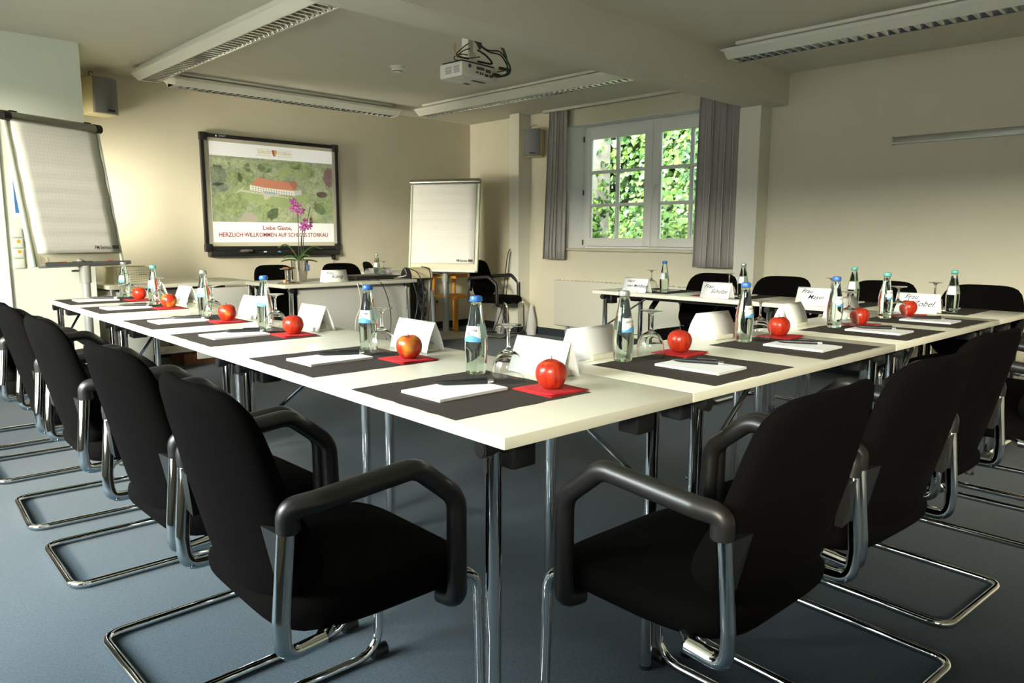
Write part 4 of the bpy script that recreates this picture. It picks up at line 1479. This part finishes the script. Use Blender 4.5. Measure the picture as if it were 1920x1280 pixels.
for i, s in enumerate(L):
    my = s['my']
    place(inst('mat', make_mat), .222, my, TH, q, 'dark anthracite fabric place mat ' + ORD[i], 'place mat', 'dark place mats on the conference tables')
    place(inst('pad', make_pad), .188, my + .017, ZM + .0003, q + R(1.5), 'white notepad with pen ' + ORD[i], 'notepad', 'white notepads on the conference tables')
    place(inst('pen', make_pen), .236, my + .038, ZM + .0003 + .0074 + .0064, q + R(-31 + 3 * i % 7), 'black ballpoint pen on the notepad ' + ORD[i], 'pen', 'ballpoint pens on the notepads')
    place(inst('napkin', make_napkin), s['a'][0] - .004, s['a'][1] - .002, ZM + .0003, q, 'red folded paper napkin under the apple ' + ORD[i], 'napkin', 'red napkins under the apples')
    place(inst('apple_' + s['ak'], lambda: make_apple(AP[s['ak']])), s['a'][0], s['a'][1], ZM + .0046, s['ap'], APN[s['ak']] + ' apple on red napkin ' + ORD[i], 'apple', 'apples on red napkins')
    put_bottle(s['b'][0], s['b'][1], q + R(8), s['cap'], 'green glass water bottle with %s cap ' % CAPN[s['cap']] + ORD[i])
    place(inst('glass', make_glass), s['g'][0], s['g'][1], ZM + .0004, 0, 'upside-down wine glass ' + ORD[i], 'wine glass', 'upside-down wine glasses on the tables')
    cc = inst('card%d' % (i % 2), lambda: make_card(None, .002 if i % 2 == 0 else .0035))
    place(cc, s['c'][0] - (.0 if i == 0 else .01), s['c'][1], TH, q, 'white folded name card in cream holder ' + ORD[i], 'name card', 'name cards on the conference tables')
RR = [dict(mx=.937, b=(.851, .414), cap='s', g=(.963, .396), a=(1.115, .393), ak='red', ap=.5, c=(.825, .525, 0)),
      dict(mx=1.556, b=(1.512, .394), cap='b', g=(1.586, .375), a=(1.747, .383), ak='red', ap=2.2, c=(1.515, .53, -3)),
      dict(mx=2.205, b=(2.188, .370), cap='b', g=(2.266, .345), a=(2.366, .340), ak='red', ap=4.0, c=(2.11, .525, 4)),
      dict(mx=2.772, b=(2.734, .378), cap='t', g=(2.795, .345), a=(2.949, .352), ak='mix', ap=.9, c=(2.60, .52, -8))]
for i, s in enumerate(RR):
    mx_ = s['mx']
    place(inst('mat', make_mat), mx_, .222, TH, 0, 'dark anthracite fabric place mat ' + ORDR[i], 'place mat', 'dark place mats on the conference tables')
    place(inst('pad', make_pad), mx_ - .008, .190, ZM + .0003, R(1), 'white notepad with pen ' + ORDR[i], 'notepad', 'white notepads on the conference tables')
    place(inst('pen', make_pen), mx_ + .010, .208, ZM + .0003 + .0074 + .0064, R(205 + 4 * i), 'black ballpoint pen on the notepad ' + ORDR[i], 'pen', 'ballpoint pens on the notepads')
    place(inst('napkin', make_napkin), s['a'][0] - .003, s['a'][1] - .004, ZM + .0003, R(2), 'red folded paper napkin under the apple ' + ORDR[i], 'napkin', 'red napkins under the apples')
    place(inst('apple_' + s['ak'], lambda: make_apple(AP[s['ak']])), s['a'][0], s['a'][1], ZM + .0046, s['ap'], APN[s['ak']] + ' apple on red napkin ' + ORDR[i], 'apple', 'apples on red napkins')
    put_bottle(s['b'][0], s['b'][1], R(6), s['cap'], 'green glass water bottle with %s cap ' % CAPN[s['cap']] + ORDR[i])
    place(inst('glass', make_glass), s['g'][0], s['g'][1], ZM + .0004, 0, 'upside-down wine glass ' + ORDR[i], 'wine glass', 'upside-down wine glasses on the tables')
    cc = inst('cardr%d' % min(i, 1), lambda: make_card(None, .002 if i == 0 else .008, .21 if i == 0 else .20))
    place(cc, s['c'][0], s['c'][1], TH, R(s['c'][2]), 'white folded name card in cream holder ' + ORDR[i], 'name card', 'name cards on the conference tables')
FF = [dict(b=2.059, cap='b', g=2.168, c=2.189, t=[('Herr', .045, .075, .030), ('von Mahlberg', -.018, .045, .030)], nm='Herr von Mahlberg'),
      dict(b=1.458, cap='s', g=1.556, c=1.555, t=[('Frau', .055, .070, .034), ('Schulze', -.025, .042, .036)], nm='Frau Schulze'),
      dict(b=.771, cap='t', g=.896, c=.922, t=[('Frau', .045, .075, .034), ('Mayer', -.012, .045, .036)], nm='Frau Mayer'),
      dict(b=.268, cap='t', g=.353, c=.385, t=[('Frau', .030, .078, .034), ('Zobel', -.030, .045, .040)], nm='Frau Zobel')]
for i, s in enumerate(FF):
    mc = s['b'] + .13
    qq = PI / 2
    mc = min(max(mc, .25), 2.3)
    place(inst('mat', make_mat), 3.395, mc - .02, TH, qq, 'dark anthracite fabric place mat ' + ORDF[i], 'place mat', 'dark place mats on the conference tables')
    place(inst('pad', make_pad), 3.425, mc - .03, ZM + .0003, qq + R(2), 'white notepad ' + ORDF[i], 'notepad', 'white notepads on the conference tables')
    place(inst('pen', make_pen), 3.37, mc - .03, ZM + .0003 + .0074 + .0064, qq + R(60), 'black ballpoint pen on the notepad ' + ORDF[i], 'pen', 'ballpoint pens on the notepads')
    put_bottle(3.30, s['b'], qq, s['cap'], 'green glass water bottle with %s cap ' % CAPN[s['cap']] + ORDF[i])
    place(inst('glass', make_glass), 3.30, s['g'], ZM + .0004, 0, 'upside-down wine glass ' + ORDF[i], 'wine glass', 'upside-down wine glasses on the tables')
    cc = make_card(s['t'], .001, .205)
    place(cc, 3.165, s['c'], TH, qq, 'white name card reading %s at its far-row place' % s['nm'], 'name card', 'name cards on the conference tables')
    if i in (2, 0, 1):
        ya = mc + .115
        place(inst('napkin', make_napkin), 3.29, ya, ZM + .0003, 0, 'red folded paper napkin ' + ORDF[i], 'napkin', 'red napkins under the apples')
        place(inst('apple_mix', lambda: make_apple(apple_mix)), 3.29, ya, ZM + .0046, .7 * i, 'red and orange apple behind the card ' + ORDF[i], 'apple', 'apples on red napkins')

# ================================================================== presenter desk and things on it
dk = empty('presenter_desk', (3.36, 5.68, 0))
tag(dk, 'light grey desk with front panel below the presentation board', 'desk')
b = MB(); b.box((0, 0, TH - .014), (1.27, .70, .028), bev=.003); b.build('desktop', mat('desk_grey_top', (.50, .48, .41), .4), dk)
b = MB(); b.box((.06, -.27, .40), (1.10, .02, .62), bev=.003); b.build('front_panel', mat('desk_panel_grey', (.40, .40, .37), .5), dk)
for sx_ in (-1, 1):
    for sy_ in (-1, 1):
        b = MB(); b.cyl((sx_ * .56, sy_ * .30, 0), (sx_ * .56, sy_ * .30, TH - .028), .018, 14); lg_ = b.build('leg', chrome_m, dk)
        b = MB(); b.cyl((sx_ * .56, sy_ * .30 - .025, TH - .05), (sx_ * .56, sy_ * .30 + .025, TH - .05), .02, 12); b.build('hinge', blackplast_m, lg_)
b = MB(); b.box((-.50, -.24, TH - .06), (.07, .06, .065), bev=.005); b.box((0, .2, TH - .045), (1.1, .03, .03)); b.build('underframe', blackplast_m, dk)

# orchid
orr = empty('potted_orchid', (3.044, 5.68, TH))
tag(orr, 'tall purple orchid in a silver pot on the desk', 'potted plant')
b = MB(); b.lathe([(0, 0), (.050, 0), (.054, .006), (.070, .172), (.073, .178), (.069, .180), (.064, .165), (.050, .15), (0, .15)], 32); b.build('pot', silver_m, orr)
b = MB(); b.lathe([(0, .151), (.064, .155)], 20); b.build('soil', mat('bark_soil', (.06, .035, .02), .9, noise=.4, nscale=60), orr)
b = MB(); b.box((.045, -.055, .115), (.03, .012, .05), bev=.005); b.tube([(.045, -.06, .14), (.02, -.066, .16)], .004, 6); b.build('blue_charm', mat('blue_charm', (.08, .14, .28), .4), orr)
def oleaf(dirx, diry, ln, rise, wd):
    b = MB()
    n = 12
    vs, fs = [], []
    d = Vector((dirx, diry, 0)).normalized()
    sd_ = Vector((-d.y, d.x, 0))
    for k in range(n + 1):
        t = k / n
        c = d * (ln * t) + Vector((0, 0, .165 + rise * math.sin(min(1, t * 1.15) * PI * .62) - .02 * t * t))
        w_ = wd * math.sin(PI * min(.999, .10 + .9 * t)) ** .7
        for s_ in (-1, 0, 1):
            vs.append(c + sd_ * (s_ * w_) + Vector((0, 0, abs(s_) * .010)))
    for k in range(n):
        for j in range(2):
            i = k * 3 + j
            fs.append((i, i + 1, i + 4, i + 3))
    b.add(vs, fs)
    o = b.build('leaf', leaf_m, orr, True, 80)
    md = o.modifiers.new('thickness', 'SOLIDIFY'); md.thickness = .0025
for a_ in ((-.9, .5, .17, .145, .024), (.75, -.55, .19, .13, .028), (.9, .3, .16, .10, .026), (-.5, .9, .15, .05, .024), (-.75, .2, .15, .02, .022), (.3, -.95, .13, .06, .026), (.85, -.2, .15, .015, .02)):
    oleaf(*a_)
def blossom(p, sc_, yaw, tiltz):
    b = MB()
    Tm = Matrix.Translation(p) @ Matrix.Rotation(yaw, 4, 'Z') @ Matrix.Rotation(tiltz, 4, 'X') @ Matrix.Rotation(PI / 2, 4, 'X')
    for k in range(5):
        a = PI / 2 + 2 * PI * k / 5
        wide = .55 if k in (1, 4) else .36
        n = 7
        vs = [(0, 0, .002)]
        for j in range(n + 1):
            t = PI * (j / n) - PI / 2
            vs.append((0, 0, 0))
        pts = [(0, 0, 0)]
        for j in range(9):
            t = -1 + 2 * j / 8
            rr = 1 - .35 * t * t
            pts.append((rr * math.cos(t * wide * 1.1), rr * math.sin(t * wide * 1.1), .12 - .25 * t * t))
        vs = [Vector((math.cos(a) * x - math.sin(a) * y, math.sin(a) * x + math.cos(a) * y, z)) * sc_ for x, y, z in pts]
        b.add(vs, [(0, j, j + 1) for j in range(1, 9)], 0, Tm)
    b.lathe([(0, .25 * sc_), (.16 * sc_, .15 * sc_), (.2 * sc_, 0)], 10, 1, T=Tm)
    o = b.build('blossom', [petal_m, petal_c], orr, True, 80)
st_tops = [((-.005, 0, .17), (.000, .0, .40), (-.012, -.01, .58), (-.075, -.02, .675)), ((.02, .01, .17), (.03, .0, .36), (.045, -.01, .46), (.09, -.02, .47)), ((.035, 0, .17), (.05, .01, .36), (.085, .0, .50), (.115, .0, .62)), ((.01, -.01, .17), (.018, -.01, .35), (.05, -.01, .45), (.08, -.01, .46))]
for pts in st_tops:
    b = MB(); b.tube(smooth_path(pts, 8), .0032, 8); b.build('flower_stem', stem_m, orr)
for p, s_, yw, tz in (((-.055, -.03, .655), .030, -.5, .1), ((-.02, -.035, .62), .036, -.2, 0), ((-.055, -.03, .60), .034, -.7, .1), ((-.01, -.04, .575), .032, -.3, .2), ((.025, -.035, .585), .030, .3, .1), ((-.03, .0, .665), .026, .2, -.1),
                      ((.035, -.03, .475), .032, -.4, .1), ((.055, -.035, .455), .034, 0, .2), ((.02, -.03, .445), .028, -.6, .1), ((.045, -.03, .505), .024, .2, 0), ((.105, -.02, .485), .028, .5, .1), ((.09, -.03, .455), .028, .2, .3), ((.11, -.01, .515), .022, .6, 0)):
    blossom(Vector(p), s_, yw, tz)
for p in ((-.085, -.02, .68), (-.075, -.02, .69), (.118, 0, .54), (.125, 0, .53), (-.005, -.02, .55), (.13, 0, .515)):
    b = MB(); b.lathe([(0, -.009), (.006, -.005), (.007, .002), (0, .010)], 10, T=Matrix.Translation(p)); b.build('bud', bud_m, orr)

# two-tier cake stand with biscuits
cs = empty('cake_stand', (2.83, 5.47, TH))
tag(cs, 'small two-tier silver cake stand with biscuits on the desk', 'cake stand')
b = MB(); b.lathe([(0, 0), (.085, .004), (.088, .008), (.080, .008), (0, .006)], 28); b.build('lower_plate', silver_m, cs)
b = MB(); b.lathe([(.022, .008), (.026, .012), (.028, .11), (.024, .112)], 20); b.build('column', silver_m, cs)
b = MB(); b.lathe([(0, .112), (.062, .116), (.068, .122), (.060, .122), (0, .118)], 28); b.build('upper_plate', silver_m, cs)
def biscuit(x, y, z, m_, lab, flat=True):
    b = MB()
    if flat:
        b.lathe([(0, 0), (.022, 0), (.026, .005), (.020, .011), (0, .013)], 18)
    else:
        b.lathe([(0, 0), (.014, .003), (.018, .014), (.013, .026), (0, .030)], 16)
    o = b.build('biscuit', m_)
    o.location = (2.83 + x, 5.47 + y, TH + z)
    tag(o, lab, 'biscuit', 'biscuits on the cake stand')
biscuit(-.03, -.02, .121, cookie_m, 'brown round biscuit at the left of the upper plate')
biscuit(.018, -.022, .121, choco_m, 'dark chocolate biscuit at the right of the upper plate')
biscuit(-.004, .028, .121, cookie_m, 'brown round biscuit at the back of the upper plate')
biscuit(-.048, -.03, .0085, mat('pale_biscuit', (.55, .33, .17), .7), 'pale round cake on the left of the lower plate', False)
biscuit(.0, -.055, .0085, choco_m, 'dark chocolate biscuit at the front of the lower plate')
biscuit(.05, -.03, .0085, mat('greenish_biscuit', (.25, .20, .08), .7), 'olive brown biscuit at the right of the lower plate')

kc = make_card([('Frau', .045, .072, .034), ('König', -.015, .042, .042)], .001, .225)
kc.location = (3.242, 5.47, TH)
kc.rotation_euler = (0, 0, PI + R(-3))
tag(kc, 'white name card reading Frau König on the presenter desk', 'name card', 'name cards on the conference tables')

lt = empty('laptop', (3.66, 5.62, TH), R(2))
tag(lt, 'closed black laptop lying on the presenter desk', 'laptop')
b = MB(); b.box((0, 0, .012), (.40, .27, .022), bev=.006); b.build('base', blackplast_m, lt)
b = MB(); b.box((0, 0, .031), (.40, .265, .014), bev=.005); b.build('lid', mat('laptop_lid', (.02, .018, .017), .3), lt)
b = MB(); b.cyl((-.14, .132, .022), (.14, .132, .022), .009, 10); b.build('hinge', blackplast_m, lt)

o = copy_tree(protos['bottle_s']); o.location = (3.955, 5.90, TH); o.rotation_euler = (0, 0, 2.0)
tag(o, 'green glass water bottle with silver cap on the presenter desk', 'bottle', 'water bottles on the conference tables')
o = copy_tree(protos['glass']); o.location = (3.962, 5.80, TH); o.rotation_euler = (0, 0, 0)
tag(o, 'upside-down wine glass behind the laptop on the presenter desk', 'wine glass', 'upside-down wine glasses on the tables')

# black computer tower with half-round beige cover at the desk's right end
pcu = empty('equipment_stand', (4.20, 5.60, 0))
tag(pcu, 'narrow black equipment post at the right end of the presenter desk', 'stand')
b = MB(); b.box((0, 0, .36), (.10, .10, .70), bev=.006); b.build('post', blackplast_m, pcu)
b = MB(); b.box((0, 0, .012), (.30, .30, .024), bev=.006); b.build('foot', blackplast_m, pcu)
b = MB(); b.box((0, 0, .725), (.26, .14, .02), bev=.003); b.build('top_shelf', blackplast_m, pcu)
hs = empty('document_camera_housing', (4.195, 5.60, .735))
tag(hs, 'beige half-round equipment housing with black ends, on the black post', 'equipment housing')
poly = [(-.075, 0)] + [(-.075 * math.cos(PI * k / 14), .012 + .085 * math.sin(PI * k / 14)) for k in range(15)] + [(.075, 0)]
Tc = Matrix.Rotation(PI / 2, 4, 'Z') @ Matrix.Rotation(PI / 2, 4, 'X')
b = MB(); b.prism(poly, -.115, .13, T=Tc); b.build('cover', mat('beige_housing', (.62, .53, .34), .4), hs, True, 30)
b = MB(); b.prism([(x * 1.02, y * 1.02) for x, y in poly], -.127, -.115, T=Tc); b.build('end_plate', blackplast_m, hs, True, 30)
# rolled paper behind
pr_ = empty('paper_roll', (4.02, 5.98, TH + .04), R(8))
tag(pr_, 'grey-white roll of paper behind the beige housing', 'paper roll')
b = MB(); b.tube([(-.13, 0, 0), (.15, 0, 0)], .040, 20, caps=False); b.tube([(-.13, 0, 0), (.15, 0, 0)], .034, 20, caps=False); b.build('paper', mat('grey_paper', (.5, .48, .50), .8), pr_)
b = MB(); b.tube([(-.10, 0, 0), (-.095, 0, 0)], .0408, 20, caps=False); b.build('band', white_m, pr_)

# cables
def cable(pts, r, m_, lab, n=8):
    b = MB(); b.tube(smooth_path(pts, n), r, 7)
    o = b.build('cable', m_)
    tag(o, lab, 'cable', 'cables around the presenter desk')
cable([(3.38, 5.36, TH - .0), (3.375, 5.32, TH - .03), (3.40, 5.32, .55), (3.36, 5.34, .42), (3.34, 5.33, .25), (3.30, 5.30, .01)], .0035, cable_white, 'thin white cable hanging left down the desk front panel')
cable([(3.40, 5.36, TH), (3.42, 5.32, TH - .03), (3.47, 5.32, .60), (3.45, 5.33, .40), (3.47, 5.33, .2), (3.52, 5.31, .01)], .0035, cable_white, 'thin white cable hanging second on the desk front panel')
cable([(3.55, 5.44, TH + .006), (3.60, 5.34, TH), (3.66, 5.31, .60), (3.70, 5.32, .40), (3.66, 5.31, .2), (3.6, 5.28, .01)], .004, cable_black, 'black cable dropping from the laptop down the desk front')
cable([(4.06, 5.62, .82), (3.98, 5.50, .80), (3.95, 5.32, .70), (3.97, 5.30, .5), (3.86, 5.28, .25), (3.66, 5.26, .10), (3.5, 5.24, .008)], .0045, cable_black, 'long black cable swinging across the desk front to the floor')
cable([(4.07, 5.60, .83), (4.10, 5.45, .78), (4.09, 5.36, .60), (4.02, 5.30, .40), (3.98, 5.28, .20), (3.90, 5.24, .008)], .0045, cable_black, 'black cable falling beside the desk\'s right corner')
cable([(4.06, 5.60, .82), (4.0, 5.50, .77), (3.93, 5.55, .752), (3.88, 5.70, .748)], .0045, cable_white, 'white cable lying on the desk by the laptop')
cable([(4.22, 5.56, .84), (4.27, 5.50, .80), (4.28, 5.50, .60), (4.24, 5.48, .40), (4.26, 5.5, .25), (4.3, 5.5, .008)], .005, cable_black, 'black cable looped over the beige housing')
cable([(4.14, 5.52, .70), (4.10, 5.47, .60), (4.16, 5.45, .52), (4.22, 5.48, .60), (4.17, 5.50, .66), (4.12, 5.47, .50), (4.2, 5.46, .42)], .011, cable_black, 'thick tangle of black leads on the equipment post')
cable([(4.14, 5.50, .64), (4.20, 5.46, .55), (4.12, 5.45, .48), (4.18, 5.47, .38), (4.22, 5.50, .46)], .010, cable_black, 'lower knot of black leads on the equipment post')
b = MB()
path = smooth_path([(4.27, 5.47, .62), (4.275, 5.46, .4), (4.28, 5.46, .2), (4.30, 5.46, .012)], 22)
b.tube(path, [.016 + .0025 * (k % 2) for k in range(len(path))], 10)
tag(b.build('ribbed_conduit', conduit_m), 'grey ribbed cable conduit running down to the floor beside the desk', 'conduit')

# hanging cables by the slim column
b = MB(); b.tube(smooth_path([(5.955, 6.16, .98), (5.93, 6.18, .90), (5.90, 6.20, .60), (5.86, 6.20, .30), (5.72, 6.20, .02)], 8), .005, 7)
tag(b.build('cable', cable_black), 'black cable hanging down left of the slim column', 'cable', 'cables by the slim column')
b = MB(); b.tube(smooth_path([(5.958, 6.15, .95), (5.945, 6.16, .88), (5.93, 6.18, .60), (5.90, 6.19, .30), (5.82, 6.18, .02)], 8), .005, 7)
tag(b.build('cable', cable_black), 'second black cable hanging close beside the slim column', 'cable', 'cables by the slim column')

# white cloth bundle behind the slim column
def cloth(cx, cy, w_, h_, ang, lab, seed):
    rnd = random.Random(seed)
    b = MB()
    n, mseg = 14, 9
    vs, fs = [], []
    for j in range(mseg + 1):
        t = j / mseg
        for i in range(n):
            a = 2 * PI * i / n
            rr = (1 - t ** 1.6 * .93) * (1 + .14 * math.sin(3 * a + 5 * t) + rnd.uniform(-.05, .05))
            vs.append((w_ * rr * math.cos(a) * .5, .06 * rr * math.sin(a), h_ * t))
    for j in range(mseg):
        for i in range(n):
            i2 = (i + 1) % n
            fs.append((j * n + i, j * n + i2, (j + 1) * n + i2, (j + 1) * n + i))
    fs.append(tuple(range(n)))
    fs.append(tuple(mseg * n + i for i in range(n)))
    b.add(vs, fs)
    o = b.build('cloth_bundle', cloth_m, None, True, 50)
    o.location = (cx, cy, 0.001)
    o.rotation_euler = (0, 0, ang)
    tag(o, lab, 'cloth', 'white cloths by the slim column')
cloth(5.95, 6.34, .34, .34, R(60), 'crumpled white cloth bundle on the floor left of the slim column', 2)
cloth(6.07, 5.93, .14, .36, R(90), 'crumpled white cloth standing right of the slim column', 5)

# low sideboard with a basket
sb = empty('sideboard', (2.26, 6.42, 0))
tag(sb, 'low grey-beige side table with cupboard by the left end wall', 'side table')
b = MB(); b.box((0, 0, TH - .015), (1.13, .66, .03), bev=.003); b.build('top', greytop_m, sb)
b = MB(); b.box((-.40, -.02, .36), (.26, .56, .66), bev=.003); b.build('cupboard', greypanel_m, sb)
b = MB(); b.box((.30, -.30, .40), (.46, .018, .58), bev=.003); b.build('front_panel', greypanel_m, sb)
b = MB(); b.box((-.05, .0, TH - .06), (.80, .50, .06)); b.build('drawer_box', darkgrey_m, sb)
for sx_ in (-1, 1):
    for sy_ in (-1, 1):
        b = MB(); b.cyl((sx_ * .54, sy_ * .30, 0), (sx_ * .54, sy_ * .30, TH - .03), .016, 12); b.build('leg', chrome_m, sb)
b = MB(); b.box((0.12, .1, .15), (.7, .3, .02)); b.build('lower_shelf', greypanel_m, sb)
bk = empty('storage_basket', (1.955, 6.43, TH + .0005), R(2))
tag(bk, 'cream perforated plastic basket on the side table', 'basket')
b = MB()
bw_, bd_, bh_ = .33, .25, .125
for sx_ in (-1, 1):
    b.box((sx_ * bw_ / 2, 0, bh_ / 2), (.004, bd_, bh_)); b.box((0, sx_ * bd_ / 2, bh_ / 2), (bw_, .004, bh_))
b.box((0, 0, .003), (bw_, bd_, .006)); b.build('shell', mat('basket_cream', (.68, .62, .44), .5), bk)
b = MB()
for s_ in (-1, 1):
    b.box((0, s_ * bd_ / 2, bh_), (bw_ + .016, .014, .012), bev=.003); b.box((s_ * bw_ / 2, 0, bh_), (.014, bd_ + .016, .012), bev=.003)
b.build('rim', bpy.data.materials['basket_cream'], bk)
b = MB()
for r_i in range(6):
    for k in range(17):
        b.box((-bw_ / 2 + .02 + k * .0182, -bd_ / 2 - .0022, .016 + r_i * .0175), (.011, .001, .005))
b.build('perforations', mat('basket_hole_shade', (.30, .25, .14), .8), bk, False)
b = MB(); b.box((.05, -bd_ / 2 - .003, .07), (.06, .0012, .004)); b.build('maker_mark', ink_m, bk, False)
b = MB(); b.box((0, 0, .11), (.15, .14, .02), bev=.004)
o = b.build('notebook', mat('dark_green_cover', (.07, .08, .05), .5)); o.location = (1.99, 6.43, TH + .006)
tag(o, 'dark notebook lying in the cream basket', 'notebook')

bx = empty('wooden_crate', (2.56, 6.66, 0), R(2))
tag(bx, 'brown wooden box on the carpet under the tables beside the desk', 'box')
b = MB()
for s_ in (-1, 1):
    b.box((0, s_ * .14, .08), (.40, .016, .16)); b.box((s_ * .192, 0, .08), (.016, .27, .16))
b.build('sides', wood_m, bx)
b = MB(); b.box((0, 0, .008), (.39, .27, .014)); b.build('bottom', wood_m, bx)

# side table behind the small flip chart, orange wooden stool beside it
sdt = empty('side_table', (4.95, 6.78, 0))
tag(sdt, 'narrow light grey table behind the small flip chart', 'side table')
b = MB(); b.box((0, 0, TH - .02), (1.0, .42, .028), bev=.003); b.build('top', greypanel_m, sdt)
for sx_ in (-1, 1):
    for sy_ in (-1, 1):
        b = MB(); b.cyl((sx_ * .44, sy_ * .16, 0), (sx_ * .44, sy_ * .16, TH - .034), .02, 12); b.build('leg', greymetal_m, sdt)
stl = empty('wooden_stool', (5.56, 6.68, 0), R(10))
tag(stl, 'orange wooden chair frame standing behind the black armchair at the back wall', 'chair')
b = MB(); b.box((0, 0, .43), (.40, .38, .024), bev=.006); b.build('seat', orange_m, stl)
for sx_ in (-1, 1):
    for sy_ in (-1, 1):
        b = MB(); b.box((sx_ * .18, sy_ * .17, .21 if sy_ < 0 else .35), (.032, .032, .42 if sy_ < 0 else .70), bev=.004); b.build('leg', orange_m, stl)
b = MB(); b.box((0, -.0, .66), (.42, .03, .04), bev=.004); b.box((-.19, 0, .66), (.03, .36, .03)); b.build('arm_rail', orange_m, stl)
